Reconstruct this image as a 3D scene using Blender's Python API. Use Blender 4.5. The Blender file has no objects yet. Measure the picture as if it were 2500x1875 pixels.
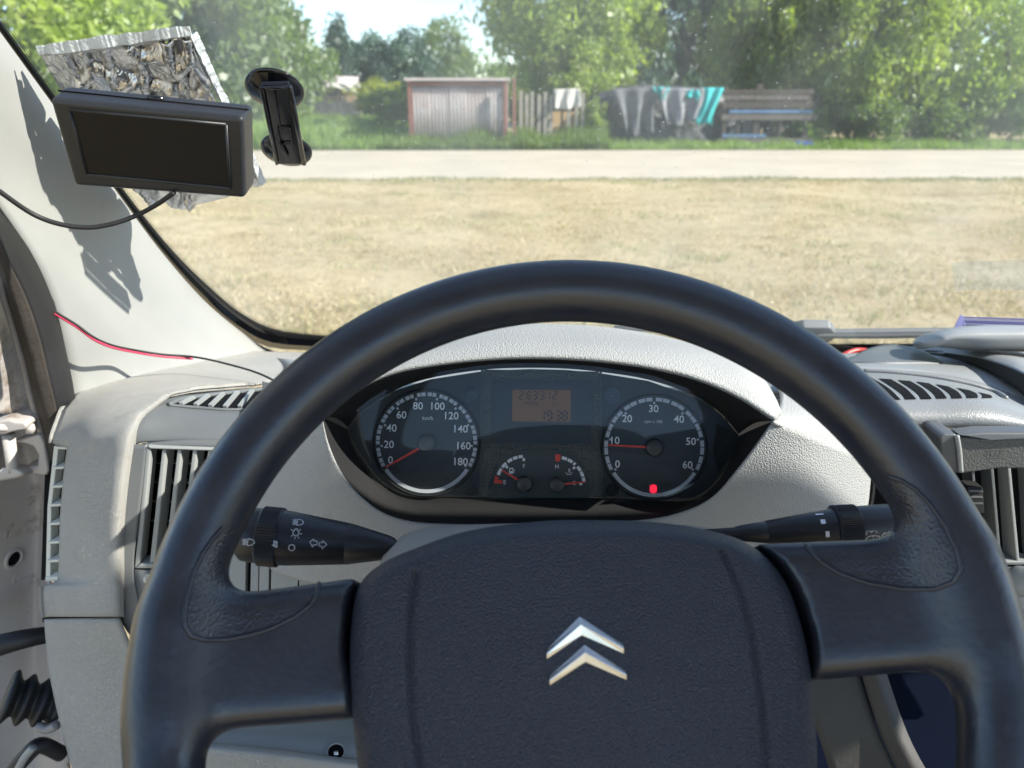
import bpy, bmesh, math, random
import numpy as np
from mathutils import Vector, Matrix
from mathutils.bvhtree import BVHTree

R_ = math.radians
random.seed(7)
rng = np.random.default_rng(11)
scn = bpy.context.scene
COL = scn.collection

# ------------------------------------------------------------------ camera
EYE = 1.85                       # metres above the ground
PITCH = R_(20.4)
FPX = 1900.0                     # focal length in pixels of the 2500 x 1875 photograph
cam_d = bpy.data.cameras.new('camera')
cam = bpy.data.objects.new('camera', cam_d)
COL.objects.link(cam)
cam.location = (0, 0, EYE)
cam.rotation_euler = (R_(90) - PITCH, 0, 0)
cam_d.sensor_width = 36
cam_d.lens = 36 * FPX / 2500
cam_d.clip_start = 0.02
cam_d.clip_end = 2000
cam_d.dof.use_dof = True
cam_d.dof.focus_distance = 0.56
cam_d.dof.aperture_fstop = 9.5
scn.camera = cam

# ------------------------------------------------------------------ sky, sun, exposure
SUN_EL = R_(35)
SUN_DIR = Vector((math.cos(SUN_EL) * math.sin(R_(105)), math.cos(SUN_EL) * math.cos(R_(105)), math.sin(SUN_EL)))
w = bpy.data.worlds.new('World')
scn.world = w
w.use_nodes = True
wn, wl = w.node_tree.nodes, w.node_tree.links
wn.clear()
wo = wn.new('ShaderNodeOutputWorld')
wb = wn.new('ShaderNodeBackground')
sky = wn.new('ShaderNodeTexSky')
sky.sky_type = 'NISHITA'
sky.sun_disc = False
sky.sun_elevation = SUN_EL
sky.sun_rotation = R_(105)
sky.altitude = 1200
sky.air_density = 1.0
sky.dust_density = 0.3
sky.ozone_density = 2.0
# thin summer cloud
tc = wn.new('ShaderNodeTexCoord')
mp = wn.new('ShaderNodeMapping'); mp.inputs['Scale'].default_value = (1.6, 1.6, 6.0)
nz = wn.new('ShaderNodeTexNoise'); nz.inputs['Scale'].default_value = 2.3; nz.inputs['Detail'].default_value = 7
rp = wn.new('ShaderNodeValToRGB'); rp.color_ramp.elements[0].position = 0.5; rp.color_ramp.elements[1].position = 0.78
mx = wn.new('ShaderNodeMixRGB'); mx.inputs['Color2'].default_value = (4.2, 4.7, 5.3, 1)
ml = wn.new('ShaderNodeMath'); ml.operation = 'MULTIPLY'; ml.inputs[1].default_value = 0.3
wl.new(tc.outputs['Generated'], mp.inputs['Vector']); wl.new(mp.outputs[0], nz.inputs['Vector'])
wl.new(nz.outputs['Fac'], rp.inputs['Fac']); wl.new(rp.outputs['Color'], ml.inputs[0])
wl.new(ml.outputs[0], mx.inputs['Fac']); wl.new(sky.outputs[0], mx.inputs['Color1'])
wl.new(mx.outputs[0], wb.inputs['Color'])
wb.inputs['Strength'].default_value = 0.11
wl.new(wb.outputs[0], wo.inputs['Surface'])

sun_d = bpy.data.lights.new('sun', 'SUN')
sun_d.energy = 4.6
sun_d.angle = R_(0.53)
sun_d.color = (1.0, 0.955, 0.88)
sun = bpy.data.objects.new('sun', sun_d)
COL.objects.link(sun)
sun.rotation_euler = SUN_DIR.to_track_quat('Z', 'Y').to_euler()

scn.view_settings.view_transform = 'Standard'
scn.view_settings.look = 'None'
scn.view_settings.exposure = 1.5
scn.view_settings.gamma = 1
scn.view_settings.use_curve_mapping = False
scn.cycles.max_bounces = 10
scn.cycles.transparent_max_bounces = 24
scn.cycles.use_denoising = True
scn.cycles.caustics_reflective = False
scn.cycles.caustics_refractive = False
scn.cycles.sample_clamp_indirect = 6

# ------------------------------------------------------------------ helpers
CAM = Vector((0, 0, EYE))
FW = Vector((0, math.cos(PITCH), -math.sin(PITCH)))
UP = Vector((0, math.sin(PITCH), math.cos(PITCH)))
RT = Vector((1, 0, 0))


def ray(px, py):
    return FW + RT * ((px - 1250) / FPX) + UP * ((937.5 - py) / FPX)


def at(px, py, Y):
    """the point of the place that lies Y metres ahead and is seen at this spot of the photograph"""
    d = ray(px, py)
    return CAM + d * (Y / d.y)


def on_plane(px, py, p0, n):
    d = ray(px, py)
    return CAM + d * ((p0 - CAM).dot(n) / d.dot(n))


def to_px(p):
    q = Vector(p) - CAM
    d = q.dot(FW)
    return (1250 + FPX * q.dot(RT) / d, 937.5 - FPX * q.dot(UP) / d)


def crop(x0, y0, s):
    return lambda X, Y: (x0 + X / s, y0 + Y / s)


def fastmesh(name, V, Fc):
    """V (n,3) array, Fc (m,k) array"""
    me = bpy.data.meshes.new(name)
    V = np.asarray(V, np.float32)
    Fc = np.asarray(Fc, np.int32)
    m, k = Fc.shape
    me.vertices.add(len(V)); me.vertices.foreach_set('co', V.ravel())
    me.loops.add(m * k); me.loops.foreach_set('vertex_index', Fc.ravel())
    me.polygons.add(m)
    me.polygons.foreach_set('loop_start', np.arange(0, m * k, k, dtype=np.int32))
    me.update(calc_edges=True)
    return me


def place(name, me, mat, parent=None, smooth=True):
    if mat is not None and not me.materials:
        me.materials.append(mat)
    if smooth:
        me.polygons.foreach_set('use_smooth', [True] * len(me.polygons))
    o = bpy.data.objects.new(name, me)
    COL.objects.link(o)
    if parent is not None:
        o.parent = parent
        L = Vector((0, 0, 0)); q = parent
        while q is not None:
            L += q.location; q = q.parent
        o.matrix_parent_inverse = Matrix.Translation(-L) if parent.type == 'EMPTY' else Matrix.Identity(4)
        if parent.type != 'EMPTY':
            o.matrix_parent_inverse = Matrix.Identity(4)
    return o


def mk(name, verts, faces, mat, parent=None, smooth=True):
    me = bpy.data.meshes.new(name)
    me.from_pydata([tuple(v) for v in verts], [], [tuple(f) for f in faces])
    me.update()
    return place(name, me, mat, parent, smooth)


def thing(name, label, cat, loc=(0, 0, 0), group=None):
    o = bpy.data.objects.new(name, None)
    COL.objects.link(o)
    o.empty_display_size = 0.05
    o.location = loc
    return tag(o, label, cat, group)


def tag(o, label, cat, group=None, kind=None):
    o['label'] = label
    if cat:
        o['category'] = cat
    if group:
        o['group'] = group
    if kind:
        o['kind'] = kind
    return o


def cr_points(pts, n, closed=False):
    """Catmull-Rom resample of 3-D points to n points"""
    P = [Vector(p) for p in pts]
    if len(P) == 2:
        return [P[0].lerp(P[1], i / (n - 1)) for i in range(n)]
    d = [0]
    Q = P + ([P[0]] if closed else [])
    for a, b in zip(Q, Q[1:]):
        d.append(d[-1] + max((b - a).length, 1e-6) ** 0.5)
    tot = d[-1]
    out = []
    m = len(Q)
    for i in range(n):
        t = tot * i / (n if closed else n - 1)
        k = 0
        while k < m - 2 and d[k + 1] < t:
            k += 1
        p1, p2 = Q[k], Q[k + 1]
        if closed:
            p0 = P[(k - 1) % len(P)]; p3 = P[(k + 2) % len(P)]
            t0 = d[k] - (p1 - p0).length ** 0.5; t3 = d[k + 1] + (p3 - p2).length ** 0.5
        else:
            p0 = Q[k - 1] if k > 0 else p1 * 2 - p2
            p3 = Q[k + 2] if k + 2 < m else p2 * 2 - p1
            t0 = d[k] - max((p1 - p0).length, 1e-6) ** 0.5
            t3 = d[k + 1] + max((p3 - p2).length, 1e-6) ** 0.5
        t1, t2 = d[k], d[k + 1]
        A1 = p0 * ((t1 - t) / (t1 - t0)) + p1 * ((t - t0) / (t1 - t0))
        A2 = p1 * ((t2 - t) / (t2 - t1)) + p2 * ((t - t1) / (t2 - t1))
        A3 = p2 * ((t3 - t) / (t3 - t2)) + p3 * ((t - t2) / (t3 - t2))
        B1 = A1 * ((t2 - t) / (t2 - t0)) + A2 * ((t - t0) / (t2 - t0))
        B2 = A2 * ((t3 - t) / (t3 - t1)) + A3 * ((t - t1) / (t3 - t1))
        out.append(B1 * ((t2 - t) / (t2 - t1)) + B2 * ((t - t1) / (t2 - t1)))
    return out


def lin_points(pts, n):
    P = [Vector(p) for p in pts]
    d = [0]
    for a, b in zip(P, P[1:]):
        d.append(d[-1] + (b - a).length)
    out = []
    for i in range(n):
        t = d[-1] * i / (n - 1); k = 0
        while k < len(P) - 2 and d[k + 1] < t:
            k += 1
        s = (t - d[k]) / max(d[k + 1] - d[k], 1e-9)
        out.append(P[k].lerp(P[k + 1], s))
    return out


def loft(name, rows, mat, parent=None, nu=32, nv=16, thick=0.003, linear_u=False, linear_v=False, bulge=0.0):
    """smooth surface through rows of 3-D points, given a real thickness away from the driver"""
    ru = [(lin_points if linear_u else cr_points)(r, nu) for r in rows]
    cols = []
    for i in range(nu):
        c = [r[i] for r in ru]
        cols.append((lin_points if linear_v else cr_points)(c, nv))
    V = [cols[i][j] for i in range(nu) for j in range(nv)]
    Fc = [(i * nv + j, (i + 1) * nv + j, (i + 1) * nv + j + 1, i * nv + j + 1) for i in range(nu - 1) for j in range(nv - 1)]
    s = 0.0
    for f in Fc:
        a, b, c, d = (V[k] for k in f)
        nrm = (c - a).cross(d - b)
        s += nrm.dot(CAM - (a + c) / 2)
    if s < 0:
        Fc = [f[::-1] for f in Fc]
    o = mk(name, V, Fc, mat, parent)
    if thick:
        m = o.modifiers.new('thickness', 'SOLIDIFY'); m.thickness = thick; m.offset = -1
    return o


def tube(name, pts, r, mat, parent=None, n=8, res=None, smooth_path=True, cap=True):
    P = cr_points(pts, res or max(8, len(pts) * 6)) if smooth_path else [Vector(p) for p in pts]
    V, Fc = [], []
    up = Vector((0, 0, 1))
    T0 = (P[1] - P[0]).normalized()
    N = T0.cross(up)
    if N.length < 1e-3:
        N = T0.cross(Vector((1, 0, 0)))
    N.normalize()
    for i, p in enumerate(P):
        a = P[max(i - 1, 0)]; b = P[min(i + 1, len(P) - 1)]
        T = (b - a).normalized()
        N = (N - T * N.dot(T)).normalized()
        B = T.cross(N)
        rr = r(i / (len(P) - 1)) if callable(r) else r
        for k in range(n):
            g = 2 * math.pi * k / n
            V.append(p + (N * math.cos(g) + B * math.sin(g)) * rr)
    for i in range(len(P) - 1):
        for k in range(n):
            Fc.append((i * n + k, i * n + (k + 1) % n, (i + 1) * n + (k + 1) % n, (i + 1) * n + k))
    if cap:
        Fc.append(tuple(range(n))[::-1]); Fc.append(tuple((len(P) - 1) * n + k for k in range(n)))
    return mk(name, V, Fc, mat, parent)


def revolve(name, A, B, prof, mat, parent=None, n=40, teeth=0, depth=0.0):
    """prof: list of (t along A-B in metres from A, radius)"""
    A, B = Vector(A), Vector(B)
    T = (B - A).normalized()
    N = T.cross(Vector((0, 0, 1)))
    if N.length < 1e-3:
        N = T.cross(Vector((1, 0, 0)))
    N.normalize(); Bn = T.cross(N)
    V, Fc = [], []
    for t, r in prof:
        for k in range(n):
            g = 2 * math.pi * k / n
            rr = r + (depth * (1 if k % 2 else -1) if teeth else 0)
            V.append(A + T * t + (N * math.cos(g) + Bn * math.sin(g)) * rr)
    m = len(prof)
    for i in range(m - 1):
        for k in range(n):
            Fc.append((i * n + k, i * n + (k + 1) % n, (i + 1) * n + (k + 1) % n, (i + 1) * n + k))
    Fc.append(tuple(range(n))[::-1]); Fc.append(tuple((m - 1) * n + k for k in range(n)))
    return mk(name, V, Fc, mat, parent, smooth=not teeth)


def box_between(name, c, ex, ey, ez, mat, parent=None, bevel=0.0, seg=2):
    """box with centre c and half-axis vectors"""
    c, ex, ey, ez = Vector(c), Vector(ex), Vector(ey), Vector(ez)
    V = [c + ex * i + ey * j + ez * k for i in (-1, 1) for j in (-1, 1) for k in (-1, 1)]
    Fc = [(0, 1, 3, 2), (4, 6, 7, 5), (0, 4, 5, 1), (2, 3, 7, 6), (0, 2, 6, 4), (1, 5, 7, 3)]
    o = mk(name, V, Fc, mat, parent, smooth=False)
    if bevel:
        m = o.modifiers.new('bevel', 'BEVEL'); m.width = bevel; m.segments = seg; m.harden_normals = False
        o.data.polygons.foreach_set('use_smooth', [True] * 6)
        w_ = o.modifiers.new('wn', 'WEIGHTED_NORMAL')
    return o


def prism(name, front, depth_vec, mat, parent=None, bevel=0.0, smooth=False, seg=2):
    """solid with polygon 'front' extruded by depth_vec"""
    front = [Vector(p) for p in front]; n = len(front)
    depth_vec = Vector(depth_vec)
    nr = Vector((0, 0, 0))
    for i in range(n):
        nr += front[i].cross(front[(i + 1) % n])
    if nr.dot(depth_vec) > 0:
        front = front[::-1]
    V = front + [p + depth_vec for p in front]
    Fc = [tuple(range(n)), tuple(range(2 * n - 1, n - 1, -1))]
    for i in range(n):
        j = (i + 1) % n
        Fc.append((j, i, n + i, n + j))
    o = mk(name, V, Fc, mat, parent, smooth=smooth)
    if bevel:
        m = o.modifiers.new('bevel', 'BEVEL'); m.width = bevel; m.segments = seg; m.limit_method = 'ANGLE'
        o.data.polygons.foreach_set('use_smooth', [True] * len(o.data.polygons))
        o.modifiers.new('wn', 'WEIGHTED_NORMAL')
    return o


def bvh_of(*objs):
    V, Fc = [], []
    for o in objs:
        b = len(V)
        V += [v.co.copy() for v in o.data.vertices]
        Fc += [tuple(b + i for i in p.vertices) for p in o.data.polygons]
    return BVHTree.FromPolygons(V, Fc)


def cast(bvh, px, py, lift=0.0003):
    d = ray(px, py).normalized()
    h = bvh.ray_cast(CAM, d)
    if h[0] is None:
        return None
    n = h[1]
    if n.dot(d) > 0:
        n = -n
    return h[0] + n * lift, n


def stroke(name, bvh, pts, width, mat, parent=None, closed=False, lift=0.0003, sub=6):
    """printed line lying on a surface: a narrow ribbon; pts in photograph pixels, width in metres"""
    q = list(pts) + ([pts[0]] if closed else [])
    P = []
    for a, b in zip(q, q[1:]):
        for k in range(sub):
            t = k / sub
            P.append((a[0] + (b[0] - a[0]) * t, a[1] + (b[1] - a[1]) * t))
    P.append(q[-1])
    H = [cast(bvh, x, y, lift) for x, y in P]
    H = [h for h in H if h]
    V, Fc = [], []
    for i, (p, n) in enumerate(H):
        a = H[max(i - 1, 0)][0]; b = H[min(i + 1, len(H) - 1)][0]
        s = n.cross(b - a)
        if s.length < 1e-9:
            s = Vector((1, 0, 0))
        s.normalize()
        V += [p - s * width / 2, p + s * width / 2]
    for i in range(len(H) - 1):
        Fc.append((2 * i, 2 * i + 1, 2 * i + 3, 2 * i + 2))
    return V, Fc


def strokes(name, bvh, lines, mat, parent=None, lift=0.0003):
    """several printed lines of one symbol; lines = [(pts, width, closed)]"""
    V, Fc = [], []
    for pts, wd, cl in lines:
        v, f = stroke(name, bvh, pts, wd, mat, parent, cl, lift)
        b = len(V)
        V += v; Fc += [tuple(b + i for i in q) for q in f]
    return mk(name, V, Fc, mat, parent, smooth=False)


def arc(cx, cy, rx, ry, a0, a1, n=16):
    return [(cx + rx * math.cos(R_(a0 + (a1 - a0) * i / n)), cy - ry * math.sin(R_(a0 + (a1 - a0) * i / n))) for i in range(n + 1)]


# ------------------------------------------------------------------ materials
def nodes(name):
    m = bpy.data.materials.new(name)
    m.use_nodes = True
    nt = m.node_tree
    return m, nt, nt.nodes, nt.links, nt.nodes['Principled BSDF']


def pmat(name, col, rough=0.5, metal=0.0, spec=0.5, grain=None, mottle=None, rough_var=0.0, coat=0.0, sheen=0.0, wear=None):
    """grain=(kind, scale, distance, strength), mottle=(scale, amount[, colour]), wear=(scale, threshold, colour)"""
    m, nt, N, L, b = nodes(name)
    b.inputs['Base Color'].default_value = (*col, 1)
    b.inputs['Roughness'].default_value = rough
    b.inputs['Metallic'].default_value = metal
    b.inputs['Specular IOR Level'].default_value = spec
    b.inputs['Coat Weight'].default_value = coat
    tc = N.new('ShaderNodeTexCoord')
    src = None
    if mottle:
        n = N.new('ShaderNodeTexNoise'); n.inputs['Scale'].default_value = mottle[0]; n.inputs['Detail'].default_value = 6
        n.inputs['Roughness'].default_value = 0.6
        L.new(tc.outputs['Object'], n.inputs['Vector'])
        r = N.new('ShaderNodeValToRGB')
        r.color_ramp.elements[0].position = 0.3; r.color_ramp.elements[1].position = 0.7
        a = mottle[1]
        c2 = mottle[2] if len(mottle) > 2 else tuple(c * (1 - a) for c in col)
        r.color_ramp.elements[0].color = (*c2, 1)
        r.color_ramp.elements[1].color = (*col, 1)
        L.new(n.outputs['Fac'], r.inputs['Fac'])
        src = r.outputs['Color']
    if wear:
        n = N.new('ShaderNodeTexNoise'); n.inputs['Scale'].default_value = wear[0]; n.inputs['Detail'].default_value = 9
        n.inputs['Roughness'].default_value = 0.7
        L.new(tc.outputs['Object'], n.inputs['Vector'])
        r = N.new('ShaderNodeValToRGB')
        r.color_ramp.elements[0].position = wear[1]; r.color_ramp.elements[1].position = wear[1] + 0.12
        L.new(n.outputs['Fac'], r.inputs['Fac'])
        x = N.new('ShaderNodeMixRGB'); x.inputs['Color2'].default_value = (*wear[2], 1)
        if src:
            L.new(src, x.inputs['Color1'])
        else:
            x.inputs['Color1'].default_value = (*col, 1)
        L.new(r.outputs['Color'], x.inputs['Fac'])
        src = x.outputs['Color']
    if src:
        L.new(src, b.inputs['Base Color'])
    if rough_var:
        n = N.new('ShaderNodeTexNoise'); n.inputs['Scale'].default_value = 35; n.inputs['Detail'].default_value = 5
        L.new(tc.outputs['Object'], n.inputs['Vector'])
        mr = N.new('ShaderNodeMapRange')
        mr.inputs['From Min'].default_value = 0.3; mr.inputs['From Max'].default_value = 0.7
        mr.inputs['To Min'].default_value = rough - rough_var; mr.inputs['To Max'].default_value = rough + rough_var
        L.new(n.outputs['Fac'], mr.inputs['Value']); L.new(mr.outputs[0], b.inputs['Roughness'])
    if grain:
        kind, sc, dist, st = grain
        bp = N.new('ShaderNodeBump'); bp.inputs['Distance'].default_value = dist; bp.inputs['Strength'].default_value = st
        if kind == 'pebble':
            v = N.new('ShaderNodeTexVoronoi'); v.feature = 'SMOOTH_F1'; v.inputs['Scale'].default_value = sc
            v.inputs['Smoothness'].default_value = 0.4
            L.new(tc.outputs['Object'], v.inputs['Vector'])
            iv = N.new('ShaderNodeMath'); iv.operation = 'SUBTRACT'; iv.inputs[0].default_value = 1
            L.new(v.outputs['Distance'], iv.inputs[1]); h = iv.outputs[0]
        elif kind == 'leather':
            v = N.new('ShaderNodeTexVoronoi'); v.feature = 'DISTANCE_TO_EDGE'; v.inputs['Scale'].default_value = sc
            nn = N.new('ShaderNodeTexNoise'); nn.inputs['Scale'].default_value = sc * 0.6; nn.inputs['Detail'].default_value = 3
            L.new(tc.outputs['Object'], nn.inputs['Vector'])
            ad = N.new('ShaderNodeMixRGB'); ad.inputs['Fac'].default_value = 0.012
            L.new(tc.outputs['Object'], ad.inputs['Color1']); L.new(nn.outputs['Color'], ad.inputs['Color2'])
            L.new(ad.outputs[0], v.inputs['Vector'])
            mr = N.new('ShaderNodeMapRange'); mr.inputs['From Max'].default_value = 0.25
            L.new(v.outputs['Distance'], mr.inputs['Value']); h = mr.outputs[0]
        else:
            v = N.new('ShaderNodeTexNoise'); v.inputs['Scale'].default_value = sc; v.inputs['Detail'].default_value = 5
            L.new(tc.outputs['Object'], v.inputs['Vector']); h = v.outputs['Fac']
        L.new(h, bp.inputs['Height']); L.new(bp.outputs[0], b.inputs['Normal'])
    return m


M = {}
M['shell'] = pmat('light grey grained plastic', (0.57, 0.55, 0.505), 0.52, grain=('leather', 560, 0.0010, 0.8), mottle=(11, 0.12), wear=(16, .66, (.43, .41, .37)))
M['dash'] = pmat('mid grey pebble plastic', (0.355, 0.355, 0.345), 0.58, grain=('pebble', 900, 0.0008, 0.7), mottle=(9, 0.08))
M['dash_top'] = pmat('grey dash top plastic', (0.29, 0.30, 0.30), 0.55, grain=('noise', 900, 0.0003, 0.4), mottle=(8, 0.1))
M['housing'] = pmat('satin grey vent plastic', (0.135, 0.142, 0.145), 0.4, grain=('noise', 1100, 0.0004, 0.5))
M['slat'] = pmat('pale grey vane plastic', (0.30, 0.31, 0.30), 0.4)
M['slat_white'] = pmat('ivory vane plastic', (0.6, 0.6, 0.53), 0.4)
M['dark'] = pmat('charcoal bezel plastic', (0.020, 0.0198, 0.0205), 0.7, spec=0.25, grain=('pebble', 900, 0.0004, 0.5))
M['black'] = pmat('matt black duct', (0.006, 0.006, 0.007), 0.8, spec=0.1)
M['trim'] = pmat('off white pillar trim', (0.335, 0.335, 0.318), 0.6, mottle=(6, 0.1), grain=('noise', 500, 0.0003, 0.25), wear=(9, 0.60, (0.27, 0.26, 0.235)))
M['rubber'] = pmat('black rubber', (0.016, 0.016, 0.017), 0.55, grain=('noise', 300, 0.0005, 0.4), mottle=(25, 0.3))
M['rubber_brown'] = pmat('brown seal rubber', (0.055, 0.045, 0.037), 0.85, grain=('noise', 260, 0.001, 0.7), mottle=(30, 0.4))
M['paint'] = pmat('grimy white body paint', (0.52, 0.48, 0.45), 0.32, mottle=(7, 0.15), wear=(12, 0.555, (0.15, 0.10, 0.06)))
M['paint_lip'] = pmat('grey painted flange', (0.3, 0.28, 0.27), 0.45, mottle=(20, 0.25))
M['pad'] = pmat('dark airbag cover', (0.030, 0.034, 0.050), 0.40, grain=('pebble', 1150, 0.0011, 0.85), mottle=(18, 0.2), wear=(120, 0.70, (0.06, 0.06, 0.065)))
M['stalk'] = pmat('satin black stalk', (0.022, 0.022, 0.026), 0.42, grain=('noise', 1400, 0.0002, 0.3))
M['chrome'] = pmat('brushed chrome', (0.72, 0.72, 0.71), 0.22, metal=1.0, mottle=(90, 0.15))
M['print'] = pmat('pale grey print', (0.62, 0.62, 0.62), 0.6)
M['white_print'] = pmat('white dial print', (0.86, 0.86, 0.9), 0.6)
M['scale'] = pmat('grey dial print', (0.55, 0.56, 0.62), 0.6)
M['red_print'] = pmat('red dial print', (0.75, 0.06, 0.04), 0.5)
M['dial'] = pmat('black dial face', (0.02, 0.023, 0.024), 0.4)
M['dial_grey'] = pmat('charcoal dial panel', (0.042, 0.05, 0.052), 0.45)
M['dial_tex'] = pmat('knurled dial panel', (0.06, 0.07, 0.072), 0.4, grain=('pebble', 620, 0.001, 1.0))
M['knob'] = pmat('satin dark cap', (0.06, 0.06, 0.065), 0.35)
M['blackplastic'] = pmat('black case plastic', (0.024, 0.025, 0.029), 0.42, grain=('noise', 900, 0.0002, 0.3), mottle=(40, 0.25))
M['screen'] = pmat('blank screen', (0.012, 0.011, 0.012), 0.3, spec=0.2)
M['gloss_black'] = pmat('glossy black plastic', (0.008, 0.008, 0.01), 0.12)
M['wire_red'] = pmat('red wire sleeve', (0.62, 0.05, 0.11), 0.45)
M['blue'] = pmat('blue cover', (0.15, 0.15, 0.33), 0.5, mottle=(40, 0.2))
M['blue_page'] = pmat('pale blue page edges', (0.34, 0.34, 0.50), 0.7)
M['red'] = pmat('red cord', (0.55, 0.04, 0.03), 0.4)
M['silver'] = pmat('silver grey plastic', (0.33, 0.335, 0.335), 0.33, grain=('noise', 1200, 0.0003, 0.4))
M['pod'] = pmat('granular grey pod plastic', (0.235, 0.24, 0.24), 0.36, grain=('noise', 800, 0.0006, 0.7))
M['lining'] = pmat('grey roof lining', (0.42, 0.42, 0.40), 0.9)
M['floor'] = pmat('dark cab floor', (0.05, 0.05, 0.052), 0.8)


def emis(name, col, st):
    m, nt, N, L, b = nodes(name)
    b.inputs['Base Color'].default_value = (*[c * 0.3 for c in col], 1)
    b.inputs['Emission Color'].default_value = (*col, 1)
    b.inputs['Emission Strength'].default_value = st
    return m


M['warn'] = emis('lit red warning lamp', (1.0, 0.02, 0.06), 0.6)
M['lcd'] = emis('amber display', (0.24, 0.13, 0.06), 0.06)
M['lcd_ink'] = pmat('display segments', (0.012, 0.01, 0.008), 0.5)


def glass_mat(name, refl, dust, streaks=True):
    m, nt, N, L, b = nodes(name)
    N.remove(b)
    out = N['Material Output']
    tr = N.new('ShaderNodeBsdfTransparent'); tr.inputs['Color'].default_value = (0.975, 0.985, 0.975, 1)
    gl = N.new('ShaderNodeBsdfGlossy'); gl.inputs['Roughness'].default_value = 0.02
    df = N.new('ShaderNodeBsdfDiffuse'); df.inputs['Color'].default_value = (0.74, 0.78, 0.74, 1)
    tl = N.new('ShaderNodeBsdfTranslucent'); tl.inputs['Color'].default_value = (0.74, 0.78, 0.74, 1)
    ds = N.new('ShaderNodeMixShader'); ds.inputs[0].default_value = 0.5
    L.new(df.outputs[0], ds.inputs[1]); L.new(tl.outputs[0], ds.inputs[2])
    lw = N.new('ShaderNodeLayerWeight'); lw.inputs['Blend'].default_value = 0.5
    pw = N.new('ShaderNodeMath'); pw.operation = 'POWER'; pw.inputs[1].default_value = 5
    L.new(lw.outputs['Facing'], pw.inputs[0])
    ma = N.new('ShaderNodeMath'); ma.operation = 'MULTIPLY_ADD'; ma.inputs[1].default_value = 0.96; ma.inputs[2].default_value = 0.04
    L.new(pw.outputs[0], ma.inputs[0])
    mm = N.new('ShaderNodeMath'); mm.operation = 'MULTIPLY'; mm.inputs[1].default_value = refl
    L.new(ma.outputs[0], mm.inputs[0])
    m1 = N.new('ShaderNodeMixShader'); L.new(mm.outputs[0], m1.inputs[0])
    L.new(tr.outputs[0], m1.inputs[1]); L.new(gl.outputs[0], m1.inputs[2])
    m2 = N.new('ShaderNodeMixShader')
    if streaks:
        tc = N.new('ShaderNodeTexCoord')
        # wiped film, in broad smears across the glass
        mpp = N.new('ShaderNodeMapping'); mpp.inputs['Scale'].default_value = (3.2, 0.9, 0.9); mpp.inputs['Rotation'].default_value = (0, 0.25, 0.2)
        n1 = N.new('ShaderNodeTexNoise'); n1.inputs['Scale'].default_value = 2.2; n1.inputs['Detail'].default_value = 5
        L.new(tc.outputs['Object'], mpp.inputs['Vector']); L.new(mpp.outputs[0], n1.inputs['Vector'])
        r1 = N.new('ShaderNodeMapRange'); r1.inputs['From Min'].default_value = 0.35; r1.inputs['From Max'].default_value = 0.75
        r1.inputs['To Min'].default_value = dust * 0.35; r1.inputs['To Max'].default_value = dust * 1.9
        L.new(n1.outputs['Fac'], r1.inputs['Value'])
        # fine specks
        v = N.new('ShaderNodeTexVoronoi'); v.inputs['Scale'].default_value = 130
        L.new(tc.outputs['Object'], v.inputs['Vector'])
        r2 = N.new('ShaderNodeMapRange'); r2.inputs['From Min'].default_value = 0.07; r2.inputs['From Max'].default_value = 0.16
        r2.inputs['To Min'].default_value = 0.32; r2.inputs['To Max'].default_value = 0.0
        L.new(v.outputs['Distance'], r2.inputs['Value'])
        sep = N.new('ShaderNodeSeparateColor'); L.new(v.outputs['Color'], sep.inputs[0])
        gt = N.new('ShaderNodeMath'); gt.operation = 'GREATER_THAN'; gt.inputs[1].default_value = 0.82
        L.new(sep.outputs[0], gt.inputs[0])
        mu = N.new('ShaderNodeMath'); mu.operation = 'MULTIPLY'; L.new(gt.outputs[0], mu.inputs[0]); L.new(r2.outputs[0], mu.inputs[1])
        ad = N.new('ShaderNodeMath'); ad.operation = 'ADD'; ad.use_clamp = True
        L.new(r1.outputs[0], ad.inputs[0]); L.new(mu.outputs[0], ad.inputs[1])
        L.new(ad.outputs[0], m2.inputs[0])
    else:
        m2.inputs[0].default_value = dust
    L.new(m1.outputs[0], m2.inputs[1]); L.new(ds.outputs[0], m2.inputs[2])
    L.new(m2.outputs[0], out.inputs['Surface'])
    return m


M['glass'] = glass_mat('dusty windscreen glass', 0.45, 0.075)
M['cover'] = glass_mat('clear instrument cover', 0.38, 0.006, False)

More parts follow.
